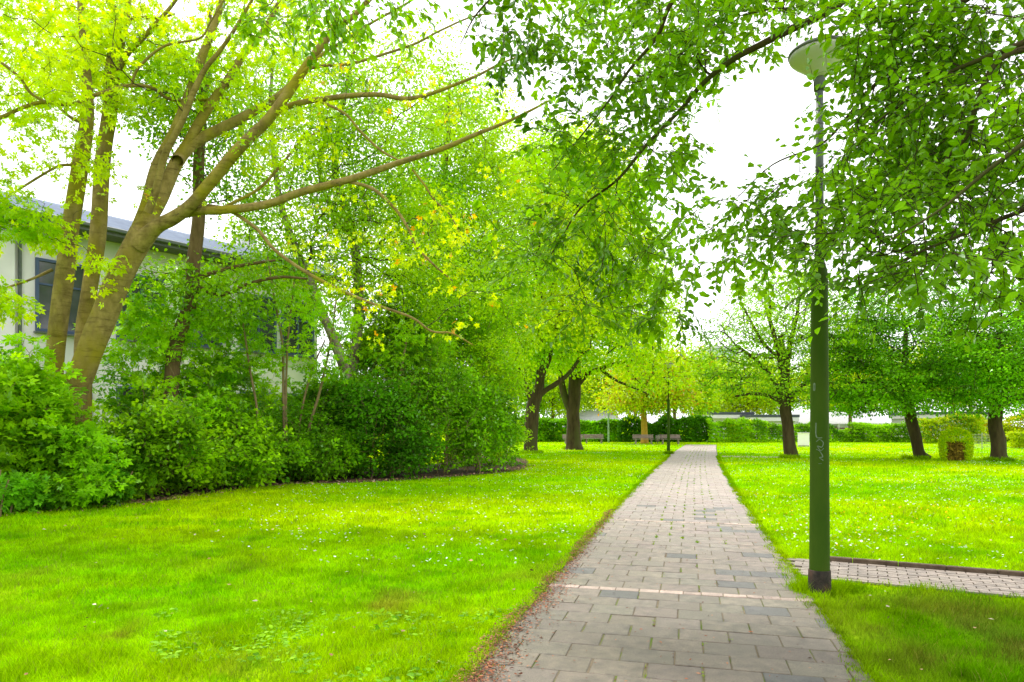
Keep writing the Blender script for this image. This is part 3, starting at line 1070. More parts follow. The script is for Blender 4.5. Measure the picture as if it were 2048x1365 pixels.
GRN_LO, GRN_HI = (.026, .12, .006), (.15, .43, .010)
DRK_LO, DRK_HI = (.022, .10, .008), (.12, .38, .014)
BRT_LO, BRT_HI = (.04, .18, .005), (.20, .47, .008)
YEL_LO, YEL_HI = (.11, .30, .004), (.29, .46, .003)
OV, RH, PA, PA3 = T_ovate(), T_rhomb(), T_palm(), T_palm3()

SHR = [  # label, px centre, edge row, px top, px width, distance add, lo, hi, template, size, n_att, per
    ('broad-leaved green shrub at the left end of the border, cut by the frame', -90, 1030, 740, 330, 1.5, GRN_LO, BRT_HI, PA, .15, 800, 9),
    ('light green maple shrub standing left of the leaning double trunk', 50, 1022, 710, 190, 1.0, BRT_LO, BRT_HI, PA, .15, 480, 9),
    ('low dark green shrub in front of the foot of the double trunk', 150, 1015, 865, 250, .9, GRN_LO, GRN_HI, PA, .12, 700, 10),
    ('dense mid-green shrub just right of the leaning trunk foot', 300, 1003, 815, 260, 1.1, GRN_LO, BRT_HI, OV, .10, 800, 11),
    ('bright rounded leafy shrub bulging over the lawn edge', 462, 984, 830, 230, 1.1, (.035, .16, .006), BRT_HI, OV, .10, 880, 11),
    ('dark privet-like shrub below the thin bare sapling stems', 620, 969, 860, 190, 1.2, DRK_LO, GRN_HI, OV, .10, 800, 11),
    ('dark green shrub with small leaves at the middle of the border', 760, 963, 765, 200, 1.3, DRK_LO, (.06, .25, .01), OV, .10, 800, 11),
    ('deep green shrub spilling low branches onto the lawn', 880, 955, 715, 220, 1.6, DRK_LO, GRN_HI, OV, .10, 1040, 11),
    ('dark leafy shrub at the lawn corner of the border', 972, 950, 760, 130, 1.2, DRK_LO, GRN_HI, OV, .10, 640, 11),
    ('tall rounded yellow-green shrub at the right end of the border', 972, 940, 665, 150, 2.6, (.12, .34, .005), (.26, .48, .005), OV, .085, 1500, 12),
]
for i, (lb, cx_, er, top, wpx, add, lo, hi, tm, sz, na, per) in enumerate(SHR):
    rng = np.random.default_rng(300 + i)
    d = EYE * F / (er - HZ) + add
    c, spec = mound(cx_, er, top, wpx * 1.18, d, rng, 12)
    shrub('shrub', lb, 'shrub', c, spec, na, per - 1, sz * 1.22, lo, hi, tm, 400 + i, 'shrubs along the left border', spread=.125, flat=.38, clump=.55, hollow=.45)
# low seedlings at the front edge
for i, (lb, cx_, er, top, wpx) in enumerate([('low maple seedling leaning out over the lawn left of the trunks', 185, 1014, 940, 150), ('leafy seedling at the far left edge of the lawn', 25, 1030, 960, 140)]):
    rng = np.random.default_rng(350 + i)
    d = EYE * F / (er - HZ) + .25
    c, spec = mound(cx_, er, top, wpx, d, rng, 6)
    shrub('seedling', lb, 'seedling', c, spec, 150, 9, .13, (.03, .15, .02), (.10, .36, .03), PA, 450 + i, 'seedlings at the border edge', spread=.12)

# back row thickets, taller
BACK = [
    ('pale green thicket of young maples right of the leaning trunk', 345, 580, 290, 19.5, BRT_LO, BRT_HI, PA, .19, 300, 8),
    ('tall mid-green thicket in front of the white house wall', 470, 640, 190, 22.5, GRN_LO, BRT_HI, PA, .18, 200, 8),
    ('shady thicket under the white birch stems', 670, 740, 180, 23.5, GRN_LO, GRN_HI, PA3, .16, 700, 10),
    ('high dense thicket behind the middle of the border', 790, 560, 260, 26.5, GRN_LO, BRT_HI, PA3, .17, 1300, 10),
    ('tall light thicket behind the yellow-green end shrub', 920, 520, 260, 30.0, (.08, .26, .006), (.24, .48, .006), OV, .15, 1500, 11),
    ('thin tall thicket of pale maple leaves between the leaning trunk and the house windows', 400, 485, 260, 21.5, BRT_LO, BRT_HI, PA, .19, 260, 8),
    ('leafy thicket at the far left in front of the house corner', -60, 640, 260, 18.0, BRT_LO, BRT_HI, PA, .18, 420, 9),
    ('dark undergrowth clump beneath the brown trunk', 350, 805, 320, 18.6, DRK_LO, GRN_HI, PA3, .13, 900, 11),
    ('dark undergrowth clump beneath the bare sapling stems', 560, 805, 300, 22.0, DRK_LO, DRK_HI, OV, .10, 1000, 12),
]
for i, (lb, cx_, top, wpx, d, lo, hi, tm, sz, na, per) in enumerate(BACK):
    rng = np.random.default_rng(500 + i)
    c, spec = mound(cx_, 0, top, wpx, d, rng, 14)
    shrub('thicket', lb, 'thicket', c, spec, na, per, sz, lo, hi, tm, 600 + i, 'thickets behind the border shrubs', spread=.2, flat=.32, hollow=.3)

# ================================================================== LEFT MAPLES
D0 = 16.0
lb = Tree(3)
lb.limb(px8([(106, 1010, 44), (120, 900, 37), (142, 800, 32), (169, 730, 30), (200, 653, 29), (231, 576, 28.5), (262, 508, 29), (286, 468, 30)], lerpd(16.0, 16.2)), 'trunk')
lb.limb(px8([(276, 490, 24), (312, 455, 17), (345, 438, 16), (384, 408, 14.5), (417, 370, 14), (476, 300, 13), (531, 245, 12.5), (571, 194, 11.5), (619, 124, 10), (665, 66, 8), (720, 20, 6), (790, -60, 4)], lerpd(16.1, 14.6)))
lb.limb(px8([(360, 430, 11), (400, 422, 10.5), (439, 421, 10), (531, 410, 9.8), (604, 384, 9.2), (700, 359, 8.2), (800, 325, 7), (880, 300, 6), (950, 270, 5), (1005, 248, 4), (1060, 222, 3), (1120, 190, 2)], lerpd(16.1, 13.8)))
lb.limb(px8([(282, 475, 26), (300, 430, 20), (319, 400, 18), (348, 335, 16), (372, 300, 15), (396, 282, 13), (458, 249, 12), (513, 220, 10), (560, 190, 8), (610, 140, 6), (650, 80, 4), (690, 0, 3)], lerpd(16.3, 18.0)))
lb.limb(px8([(355, 322, 14), (366, 304, 12), (414, 220, 11), (458, 157, 10), (487, 110, 8.5), (528, 60, 7), (560, 0, 5), (585, -70, 3.5)], lerpd(16.6, 18.5)))
lb.limb(px8([(274, 480, 22), (293, 410, 14), (315, 330, 13), (352, 256, 12), (381, 183, 11), (406, 110, 9.5), (436, 29, 8), (460, -60, 6)], lerpd(16.3, 17.2)))
lb.limb(px8([(296, 425, 10), (311, 384, 8.5), (330, 311, 8), (366, 238, 7.5), (388, 183, 7), (410, 139, 6), (439, 103, 5), (472, 55, 4), (510, -10, 3)], lerpd(16.0, 15.2)))
lb.limb(px8([(545, 227, 8), (580, 212, 7), (622, 202, 6.5), (700, 192, 6.5), (760, 190, 6), (808, 198, 5.5), (855, 190, 4.5), (905, 172, 4), (958, 150, 3.2), (1000, 128, 2.5), (1060, 105, 1.5)], lerpd(15.6, 14.6)))
lb.limb(px8([(417, 412, 5), (458, 421, 4.6), (513, 458, 4.4), (549, 500, 4.2), (609, 543, 4.2), (669, 575, 4), (742, 607, 3.6), (822, 635, 3), (863, 663, 2.6), (903, 667, 2.4), (945, 690, 1.5)], lerpd(16.0, 14.2)))
lb.limb(px8([(440, 419, 4), (513, 381, 3.5), (557, 337, 3.2), (600, 285, 2.6), (640, 262, 1.5)], lerpd(16, 16.4)))
lb.limb(px8([(690, 362, 4.5), (745, 378, 4.2), (790, 418, 3.8), (815, 455, 3.4), (834, 494, 3), (863, 526, 2.6), (905, 562, 1.5)], lerpd(15.1, 14.6)))
lb.limb(px8([(825, 340, 2.8), (850, 372, 2.6), (870, 402, 2.4), (900, 430, 2), (925, 480, 1.2)], lerpd(14.7, 14.5)))
lb.limb(px8([(640, 202, 3.6), (690, 228, 3), (720, 262, 3), (760, 300, 2.8), (805, 325, 2)], lerpd(15.4, 15.0)))
lb.limb(px8([(600, 150, 4), (650, 105, 3.6), (700, 75, 3.2), (740, 48, 3), (800, 15, 2.6), (850, -15, 2)], lerpd(15.0, 14.4)))
lb.limb(px8([(560, 190, 4), (620, 138, 3.6), (700, 128, 3.6), (770, 108, 3.2), (830, 88, 2.8), (880, 62, 2.4), (950, 32, 2), (1010, 28, 1.4)], lerpd(15.6, 14.6)))
# thin dark limbs crossing to the left
lb.limb(px8([(458, 198, 3.6), (384, 201, 3.8), (337, 198, 3.8), (304, 176, 4.2), (256, 172, 4.6), (201, 187, 4.6), (143, 209, 4.2), (92, 205, 4.4), (55, 212, 4.6), (0, 236, 4.8), (-70, 262, 5)], lerpd(17.5, 13.5)))
lb.limb(px8([(92, 205, 3.4), (62, 187, 3.6), (37, 154, 3.6), (0, 124, 3.6), (-60, 90, 3)], lerpd(13.9, 13.3)))
lb.limb(px8([(263, 170, 3), (278, 135, 3), (330, 92, 2.8), (399, 77, 2.4), (421, 44, 2), (447, 0, 1.6)], lerpd(15.4, 15.0)))

up_ = Tree(4)
up_.limb(px8([(98, 1000, 34), (100, 900, 27), (104, 800, 23), (110, 709, 21), (126, 581, 20.5), (138, 478, 20), (143, 440, 19.5), (161, 330, 18), (172, 256, 16), (176, 200, 13), (172, 140, 10), (166, 73, 8), (160, 0, 6.5), (156, -80, 5)], lerpd(16.6, 16.2)), 'trunk')
up_.limb(px8([(160, 960, 27), (165, 760, 20), (169, 658, 19), (180, 570, 18), (195, 480, 18), (205, 330, 17), (220, 220, 17), (225, 150, 17), (236, 80, 16), (248, 30, 14), (253, -20, 11), (250, -90, 8)], lerpd(17.6, 17.4)), 'trunk')
up_.limb(px8([(225, 160, 9), (253, 110, 7), (282, 80, 6), (319, 40, 5), (344, 11, 4), (380, -40, 3)], 17.3))
up_.limb(px8([(240, 60, 9), (262, 42, 6), (290, 36, 4.5), (322, 36, 3.5), (350, 28, 2)], 17.3))
up_.limb(px8([(238, 70, 10), (228, 20, 8), (212, -10, 7), (190, -80, 5)], 17.4))
up_.limb(px8([(172, 245, 6), (150, 240, 4.5), (125, 222, 3.5), (100, 195, 2)], lerpd(16.2, 15.6)))
up_.limb(px8([(145, 330, 4), (120, 332, 3.2), (95, 344, 3), (48, 373, 2.8), (0, 404, 2.6), (-60, 430, 2)], lerpd(16.2, 14.5)))
up_.limb(px8([(104, 540, 4), (60, 560, 3), (0, 580, 2.6), (-60, 600, 2)], lerpd(16.4, 15)))


def pxblobs(rows):
    """(x, y, d, rx_px, ry_px, depth radius)"""
    return [(*P(x, y, d), rx / F * d, dr, ry / F * d) for x, y, d, rx, ry, dr in rows]


rg = np.random.default_rng(61)
att = np.concatenate([
    blobs(rg, pxblobs([(440, 60, 17.4, 230, 130, 1.6), (330, 150, 17.2, 170, 110, 1.4), (520, 170, 16.6, 100, 110, 1.2), (600, 30, 15.6, 150, 80, 1.4), (160, 80, 15.0, 220, 140, 1.6), (60, 180, 14, 150, 90, 1.2)]), 300, hollow=0),
    blobs(rg, pxblobs([(560, 300, 15.5, 110, 60, 1.2), (760, 180, 14.8, 190, 90, 1.0), (900, 250, 14.2, 160, 110, .9), (820, 560, 14.4, 190, 130, .8), (700, 480, 15, 150, 120, 1.0), (930, 430, 14, 140, 110, .9), (1010, 600, 14, 110, 70, .6), (340, 390, 15.6, 90, 70, .8)]), 250, hollow=0)])
lb.grow(att, step=.22, alpha=.12, rmin=.004, skip_low=5.5, noise=.12)
tips = lb.ends
z_hi = lb.P[tips, 2] - EYE > 0.0
xpx = 1024 + lb.P[tips, 0] / lb.P[tips, 1] * F; ypx = HZ - (lb.P[tips, 2] - EYE) / lb.P[tips, 1] * F
dense = (xpx < 620) & (ypx < 330)
L1 = clump_leaves(lb, tips[dense], 13, .19, .15, YEL_LO, YEL_HI, PA, flat=.55, droop=.7, up=.6)
sp_ = tips[~dense]; sp_ = sp_[lb.rng.random(len(sp_)) < .30]
L2 = clump_leaves(lb, sp_, 13, .13, .10, (.16, .32, .004), (.29, .44, .004), PA, flat=.6, droop=.9, up=.5, extra=(.28, .18, .02), frac=.06)
LV = (np.concatenate([L1[0], L2[0]]), np.concatenate([L1[1], L2[1] + len(L1[0])]), np.concatenate([L1[2], L2[2]]))
build_tree(lb, 'maple_tree', 'big maple with a thick leaning trunk and long mossy limbs reaching over the lawn', 'tree', None, BARK_MAPLE, BARK_TWIG, LEAF_YEL, P(106, 1010, 16) * [1, 1, 0], LV)

att = blobs(rg, pxblobs([(120, 40, 17.5, 220, 130, 1.6), (230, 150, 18.2, 130, 100, 1.2), (90, 140, 17, 150, 120, 1.2), (60, 300, 15, 120, 70, 1.2), (30, 440, 14.8, 110, 60, 1.0), (150, 340, 15.4, 80, 80, .7), (190, 560, 15.3, 60, 60, .5)]), 270, hollow=0)
att = np.concatenate([att, blobs(rg, pxblobs([(20, 430, 14.6, 90, 45, .7), (60, 470, 14.8, 70, 30, .5), (-20, 600, 14.6, 70, 40, .6)]), 60, hollow=0)])
up_.grow(att, step=.22, alpha=.12, rmin=.004, skip_low=4, noise=.12)
LV = clump_leaves(up_, up_.ends, 13, .19, .15, YEL_LO, (.31, .48, .004), PA, flat=.55, droop=.7, up=.6)
build_tree(up_, 'maple_tree', 'maple with two straight upright trunks and yellow-green leaves beside the house corner', 'tree', None, BARK_MAPLE, BARK_TWIG, LEAF_YEL, P(98, 1000, 16.6) * [1, 1, 0], LV)

# ================================================================== BIRCHES AND OTHER TREES BEHIND THE BORDER
def back_tree(seed, name, label, trunk_rows, d, blob_rows, n_att, per, spread, size, lo, hi, bark, tmpl=RH, extra_limbs=(), group=None, droop=.6, flat=.6, alpha=.2, hollow=.2, skip=None, step=.5, rmin=.006, up=.7, bend=.6, extra=None, frac=0, clump=2.0, twig=BARK_TWIG, minz=None, gdroop=0.0, layer=0):
    t = Tree(seed)
    rows = px(trunk_rows, d)
    rows[0, 2] = min(rows[0, 2], -.05)
    t.limb(rows, 'trunk')
    for el in extra_limbs:
        t.limb(px(el[0], el[1] if len(el) > 1 else d), 'limb')
    rg_ = np.random.default_rng(seed + 1000)
    att = blobs(rg_, pxblobs(blob_rows), n_att, hollow=hollow)
    if minz:
        att = att[att[:, 2] > minz]
    if layer:
        zz = att[:, 2] + .6 * layer * vnoise(att[:, 0], att[:, 1], 3.0, seed) - .12 * np.hypot(att[:, 0] - rows[-1, 0], att[:, 1] - rows[-1, 1])
        att[:, 2] += (np.round(zz / layer) * layer - zz) * .45
    t.grow(att, step=step, alpha=alpha, rmin=rmin, skip_low=skip or np.linalg.norm(rows[-1, :3] - rows[0, :3]) * .45, noise=.08, bend=bend, droop=gdroop)
    lv = clump_leaves(t, t.ends, per, spread, size, lo, hi, tmpl, flat=flat, droop=droop, up=up, extra=extra, frac=frac, clump=clump)
    base = rows[0, :3].copy(); base[2] = 0
    return build_tree(t, name, label, 'tree', group, bark, twig, LEAF, base, lv, min_r=.0, sides=10)


back_tree(21, 'birch_tree', 'pale-stemmed birch leaning left above the border with airy green leaves', [(720, 930, 13), (697, 772, 11), (668, 680, 10), (641, 619, 9), (621, 563, 8), (593, 502, 7.5), (577, 458, 7), (560, 400, 6), (548, 320, 5), (540, 230, 4), (545, 130, 3)], 24.0,
          [(560, 250, 24, 110, 150, 2.0), (640, 180, 24, 130, 110, 2.0), (600, 440, 24, 130, 100, 2.6), (540, 500, 23.5, 80, 70, 1.8), (700, 360, 25, 120, 130, 2.4)], 850, 22, .26, .125, (.08, .25, .004), (.24, .46, .004), BARK_BIRCH, group='birches behind the border', hollow=0, clump=1.2)
back_tree(22, 'birch_tree', 'white-barked birch rising straight behind the middle of the border', [(698, 930, 14), (700, 820, 11), (705, 740, 10.5), (714, 680, 10), (718, 600, 9.5), (709, 490, 9), (690, 420, 8), (670, 340, 7), (680, 240, 6), (700, 140, 4), (720, 40, 3)], 25.5,
          [(720, 330, 25.5, 130, 140, 2.2), (700, 150, 25.5, 150, 110, 1.6), (830, 220, 26, 120, 110, 1.5), (800, 450, 26, 130, 120, 3), (660, 540, 25, 110, 90, 2.4), (860, 110, 26, 90, 70, 1.0), (800, 590, 25.5, 130, 100, 2.0), (640, 640, 24.5, 80, 70, 1.2), (880, 500, 26, 100, 120, 2)], 1250, 23, .28, .13, (.08, .25, .004), (.24, .46, .004), BARK_BIRCH,
          extra_limbs=[([(709, 490, 6), (655, 400, 5), (640, 330, 4), (660, 240, 3)],)], group='birches behind the border', hollow=0, clump=1.2)
back_tree(23, 'ash_tree', 'dark brown trunk rising between the maple and the birches in front of the house', [(338, 940, 17), (344, 755, 14), (354, 683, 14), (382, 600, 13), (387, 530, 13), (398, 427, 12), (397, 330, 11), (404, 240, 9), (415, 130, 7), (420, 20, 4)], 19.5,
          [(420, 260, 19.5, 120, 120, 2), (360, 200, 19.5, 120, 110, 2), (480, 400, 20, 90, 70, 1.2), (330, 560, 19, 80, 60, 1.0), (440, 590, 19.5, 90, 70, 1.2), (520, 560, 20, 90, 60, 1.2)], 560, 16, .26, .12, (.05, .17, .008), (.15, .36, .01), BARK_BROWN, tmpl=OV,
          extra_limbs=[([(385, 560, 6), (430, 545, 4.5), (490, 530, 3.5), (560, 520, 2)],), ([(388, 570, 5), (440, 590, 4), (500, 567, 3.5), (560, 555, 3), (615, 558, 2)],)])
back_tree(24, 'birch_tree', 'tall fine-leaved light green tree behind the thickets left of the two big trunks', [(905, 930, 15), (900, 760, 11), (895, 600, 9), (890, 420, 7), (893, 260, 5), (900, 160, 3)], 34.0,
          [(900, 330, 34, 120, 160, 3.2), (960, 450, 34, 120, 150, 3), (850, 480, 34, 110, 140, 3), (900, 610, 33, 150, 130, 3), (1000, 620, 34, 90, 120, 2.5), (950, 250, 35, 90, 100, 2)], 1700, 28, .36, .17, (.07, .24, .005), (.25, .46, .005), BARK_BROWN, hollow=.1, clump=2)

# thin bare sapling stems in the thicket
def sapling(seed, label, stems, d, leaf_rows, n_att):
    t = Tree(seed)
    for s_ in stems:
        L_ = px(s_, d); L_[:, 3] *= .62
        t.limb(L_, 'stem')
    rg_ = np.random.default_rng(seed)
    t.grow(blobs(rg_, pxblobs(leaf_rows), n_att, hollow=0), step=.2, alpha=.1, rmin=.003, skip_low=2.0, noise=.1)
    lv = clump_leaves(t, t.ends, 9, .14, .14, BRT_LO, BRT_HI, PA, flat=.4, droop=.6, up=.9)
    b = px(stems[0], d)[0, :3]; b[2] = 0
    build_tree(t, 'sapling', label, 'sapling', 'saplings in the thicket', BARK_SAPLING, BARK_TWIG, LEAF, b, lv)


sapling(31, 'sapling with two slender stems standing in front of the white wall gap', [[(574, 960, 6), (569, 865, 5), (567, 780, 4.5), (565, 692, 4), (555, 630, 3.5), (544, 571, 3), (535, 510, 2)], [(578, 955, 5), (572, 830, 4), (575, 690, 3.2), (585, 600, 2.6), (590, 540, 2)]], 21.0, [(550, 560, 21, 70, 60, .8), (600, 620, 21, 60, 60, .8), (520, 640, 21, 60, 60, .7)], 70)
sapling(32, 'leaning sapling whose stems fan out to the right under the birch', [[(612, 960, 6), (617, 865, 5), (637, 793, 4.5), (653, 724, 4), (665, 660, 3), (672, 600, 2)], [(590, 960, 4), (602, 830, 3.6), (625, 740, 3), (650, 680, 2.2)]], 21.4, [(660, 640, 21.4, 70, 60, .8), (640, 720, 21, 80, 50, .8)], 60)
sapling(33, 'thin sapling stem right of the pale wall patch', [[(518, 960, 5), (515, 830, 4), (500, 740, 3.4), (488, 660, 3), (478, 600, 2)]], 20.5, [(480, 640, 20.5, 60, 60, .7), (510, 700, 20.5, 60, 40, .7)], 55)
sapling(34, 'sapling with pale stem in the dark middle of the border', [[(778, 960, 6), (785, 850, 5), (797, 775, 4.5), (806, 720, 3.6), (815, 670, 2.4)]], 24.0, [(800, 700, 24, 80, 60, .9), (760, 760, 24, 60, 40, .8)], 60)

# ================================================================== THE TWO BIG TREES AND THE MIDDLE GROUND
CT_LO, CT_HI = (.15, .38, .003), (.33, .52, .003)
back_tree(41, 'linden_tree', 'big tree with dark forked trunk next to the end of the border', [(1062, 908, 17), (1061, 893, 14), (1063, 850, 13.5), (1066, 815, 13.5), (1072, 795, 12), (1080, 765, 9), (1082, 700, 8), (1080, 600, 7), (1076, 480, 5), (1075, 380, 3)], 43.5,
          [(1075, 420, 43.5, 110, 130, 4.2), (1060, 560, 43, 130, 110, 4.2), (1020, 660, 42, 90, 80, 3), (1100, 650, 42, 110, 80, 3.4), (1120, 350, 44, 100, 110, 4), (1030, 730, 41.5, 50, 40, 2)], 1900, 20, .42, .21, CT_LO, CT_HI, BARK_DARK,
          extra_limbs=[([(1072, 798, 7), (1090, 782, 5.5), (1112, 768, 5), (1140, 745, 4), (1170, 700, 3)],), ([(1066, 812, 6), (1050, 770, 5), (1030, 720, 4), (1010, 660, 3)],), ([(1080, 760, 6), (1098, 720, 4.5), (1112, 660, 3.5), (1130, 580, 2.5)],)], group='big trees beside the path', hollow=.35, step=.8, alpha=.15, rmin=.012, clump=3)
back_tree(42, 'linden_tree', 'tallest tree in the middle with thick dark trunk splitting into three', [(1148, 900, 20), (1147, 885, 15.5), (1147, 850, 13), (1146, 825, 13), (1148, 800, 13), (1150, 760, 12), (1152, 700, 10), (1160, 600, 8), (1175, 480, 6), (1185, 370, 4), (1190, 280, 2.5)], 49.0,
          [(1180, 400, 49, 95, 150, 4.5), (1230, 520, 49, 110, 110, 5), (1270, 610, 48, 90, 80, 4), (1150, 580, 48, 120, 120, 4.5), (1190, 680, 47, 130, 70, 4.5), (1300, 660, 47.5, 55, 45, 3), (1230, 380, 49, 60, 80, 3.4), (1120, 700, 47, 70, 50, 3), (1325, 735, 40.5, 70, 52, 1.6), (1290, 690, 42, 60, 50, 2)], 2700, 20, .45, .23, CT_LO, (.34, .54, .003), BARK_DARK,
          extra_limbs=[([(1145, 830, 9), (1132, 800, 7.5), (1124, 770, 6.5), (1118, 720, 5), (1108, 640, 4), (1100, 540, 3)],), ([(1154, 770, 7), (1175, 748, 5.5), (1200, 738, 4.5), (1230, 728, 3.5), (1270, 720, 2.4)],), ([(1200, 738, 3.4), (1230, 760, 2.8), (1265, 775, 2.2), (1300, 790, 1.4)],), ([(1152, 700, 7), (1185, 640, 5.5), (1230, 580, 4), (1275, 540, 3)],)], group='big trees beside the path', hollow=.35, step=.8, alpha=.15, rmin=.012, clump=3)
back_tree(43, 'plane_tree', 'small tree with ochre yellow trunk behind the benches', [(1289, 878, 9), (1289, 868, 6.5), (1288, 840, 6), (1287, 815, 6), (1287, 780, 5), (1288, 740, 3), (1290, 700, 1.5)], 66.0,
          [(1290, 780, 66, 95, 45, 4.2), (1250, 800, 65, 60, 32, 3), (1330, 790, 65, 75, 42, 3.6), (1300, 735, 66, 70, 40, 3.5)], 900, 16, .45, .26, (.13, .28, .004), (.27, .42, .006), BARK_YELLOW, extra=(.26, .17, .08), frac=.12, step=.8, rmin=.012, alpha=.15, clump=2.5)
back_tree(44, 'deciduous_tree', 'light green tree overhanging the far end of the path', [(1352, 884, 4), (1350, 850, 3.5), (1348, 800, 3), (1346, 740, 2), (1345, 690, 1)], 76.0,
          [(1340, 760, 76, 80, 55, 4.5), (1390, 740, 77, 50, 50, 3.4), (1300, 740, 76, 60, 50, 3.5), (1395, 790, 77, 35, 45, 2.6)], 900, 16, .55, .32, (.10, .28, .004), (.26, .46, .005), BARK_BROWN, extra=(.30, .24, .03), frac=.06, step=1.0, rmin=.015, group='trees behind the far hedge', clump=3)
far_specs = [
    (45, 'pale green tree between and behind the two big trunks', 1105, 868, 96, 770, 82, 72, BRT_LO, CT_HI),
    (46, 'bright tree filling the gap right of the tallest trunk', 1210, 866, 100, 762, 95, 66, BRT_LO, CT_HI),
    (47, 'yellow-green tree seen under the branching hornbeam', 1495, 866, 95, 772, 80, 62, (.12, .30, .004), (.34, .52, .005)),
    (48, 'yellow tree glowing behind the lamp post', 1700, 866, 90, 742, 110, 80, (.15, .32, .004), (.32, .46, .004)),
    (49, 'light tree between the two dark crowns on the right', 1905, 866, 95, 720, 95, 90, BRT_LO, CT_HI),
    (50, 'hazy grey-green tree in front of the pale tower', 1425, 866, 110, 775, 42, 66, (.10, .20, .05), (.22, .36, .10)),
    (51, 'light tree at the far right edge of the lawn', 2060, 866, 80, 735, 90, 85, BRT_LO, CT_HI),
    (53, 'rounded green tree behind the pale houses left of the branching hornbeam', 1540, 862, 112, 775, 70, 62, (.08, .20, .012), (.20, .38, .02)),
    (54, 'broad green tree behind the house right of the branching hornbeam', 1655, 862, 112, 770, 80, 66, (.08, .20, .012), (.22, .40, .02)),
    (55, 'green tree rising behind the house between the dark hornbeams', 1790, 862, 115, 765, 80, 68, (.08, .20, .012), (.20, .38, .02)),
    (56, 'tall tree behind the houses above the clipped bush', 1940, 862, 112, 760, 90, 72, (.08, .20, .012), (.22, .40, .02)),
    (57, 'tree behind the pitched roof left of the yellow trunk', 1160, 862, 112, 775, 80, 64, (.08, .20, .012), (.22, .40, .02)),
    (58, 'distant tree behind the pitched roof right of the yellow trunk', 1270, 862, 114, 770, 70, 66, (.08, .20, .012), (.22, .40, .02)),
    (52, 'green tree behind the left benches', 1030, 866, 88, 740, 80, 80, BRT_LO, CT_HI),
]
for sd_, lbl, x, yb, d, yc, rx, ry, lo, hi in far_specs:
    back_tree(sd_, 'deciduous_tree', lbl, [(x, yb + 14, 4.5), (x, yb, 3.6), (x + 2, yc + 10, 3), (x, yc - ry * .6, 1.2)], d,
              [(x, yc, d, rx * .8, ry, rx / F * d * .8), (x - rx * .45, yc + ry * .3, d, rx * .55, ry * .5, rx / F * d * .5), (x + rx * .45, yc + ry * .2, d, rx * .55, ry * .55, rx / F * d * .5)], 620, 16, .6, .36, lo, hi, BARK_BROWN, step=1.2, rmin=.02, group='trees behind the far hedge', clump=3)

# ================================================================== RIGHT HORNBEAMS
HB_LO, HB_HI = (.028, .13, .006), (.12, .36, .008)
back_tree(61, 'hornbeam_tree', 'hornbeam with open fan of dark branches behind the white cabinet', [(1584, 919, 15), (1579, 890, 12.5), (1575, 850, 11), (1570, 815, 11), (1568, 785, 9.5), (1572, 740, 7.5), (1565, 700, 6.5), (1560, 670, 5)], 36.5,
          [(1560, 640, 36.5, 130, 100, 4), (1490, 690, 36, 100, 80, 3), (1640, 690, 36, 100, 90, 3.2), (1530, 760, 35.5, 130, 45, 3.4), (1610, 780, 36, 80, 40, 2.6), (1560, 575, 36.5, 100, 45, 3), (1450, 750, 36, 60, 50, 2)], 1150, 14, .34, .15, (.06, .20, .006), (.20, .44, .008), BARK_DARK,
          extra_limbs=[([(1570, 812, 6), (1545, 795, 4), (1510, 788, 3), (1470, 793, 2)],), ([(1567, 795, 6), (1540, 750, 4.5), (1505, 715, 3.5), (1470, 690, 2.2)],), ([(1568, 780, 7), (1560, 720, 5.5), (1545, 660, 4.5), (1530, 610, 2.5)],), ([(1572, 745, 6), (1580, 690, 5), (1592, 640, 3.5), (1600, 590, 2)],), ([(1570, 805, 6), (1600, 775, 4.5), (1625, 755, 4), (1640, 700, 2.4)],), ([(1570, 725, 4), (1530, 690, 3.4), (1500, 640, 2.4), (1480, 600, 1.5)],)],
          group='hornbeams on the right lawn', hollow=.1, step=.5, alpha=.1, rmin=.011, flat=.28, up=1.2, clump=1.5, layer=.7)
back_tree(62, 'hornbeam_tree', 'dense dark hornbeam with slightly curved trunk right of the lamp post', [(1846, 920, 16), (1838, 905, 11), (1830, 870, 10.5), (1820, 830, 10.5), (1814, 800, 10), (1812, 770, 9), (1810, 720, 6), (1812, 640, 3)], 35.5,
          [(1810, 690, 35.5, 140, 90, 4.2), (1740, 760, 35, 110, 62, 3.4), (1860, 770, 35, 110, 50, 3.2), (1700, 690, 35.5, 80, 60, 2.6), (1800, 610, 36, 120, 60, 3.6), (1690, 800, 35.5, 60, 36, 2), (1780, 800, 34, 90, 34, 2.4)], 1700, 20, .36, .15, (.013, .075, .004), (.125, .39, .006), BARK_DARK,
          extra_limbs=[([(1816, 815, 6), (1790, 790, 4.5), (1750, 770, 3), (1710, 765, 2)],), ([(1814, 805, 6), (1845, 780, 4.5), (1880, 770, 3), (1910, 768, 2)],)], group='hornbeams on the right lawn', hollow=.3, step=.5, alpha=.1, rmin=.011, flat=.34, up=1.2, clump=1.3, layer=.8)
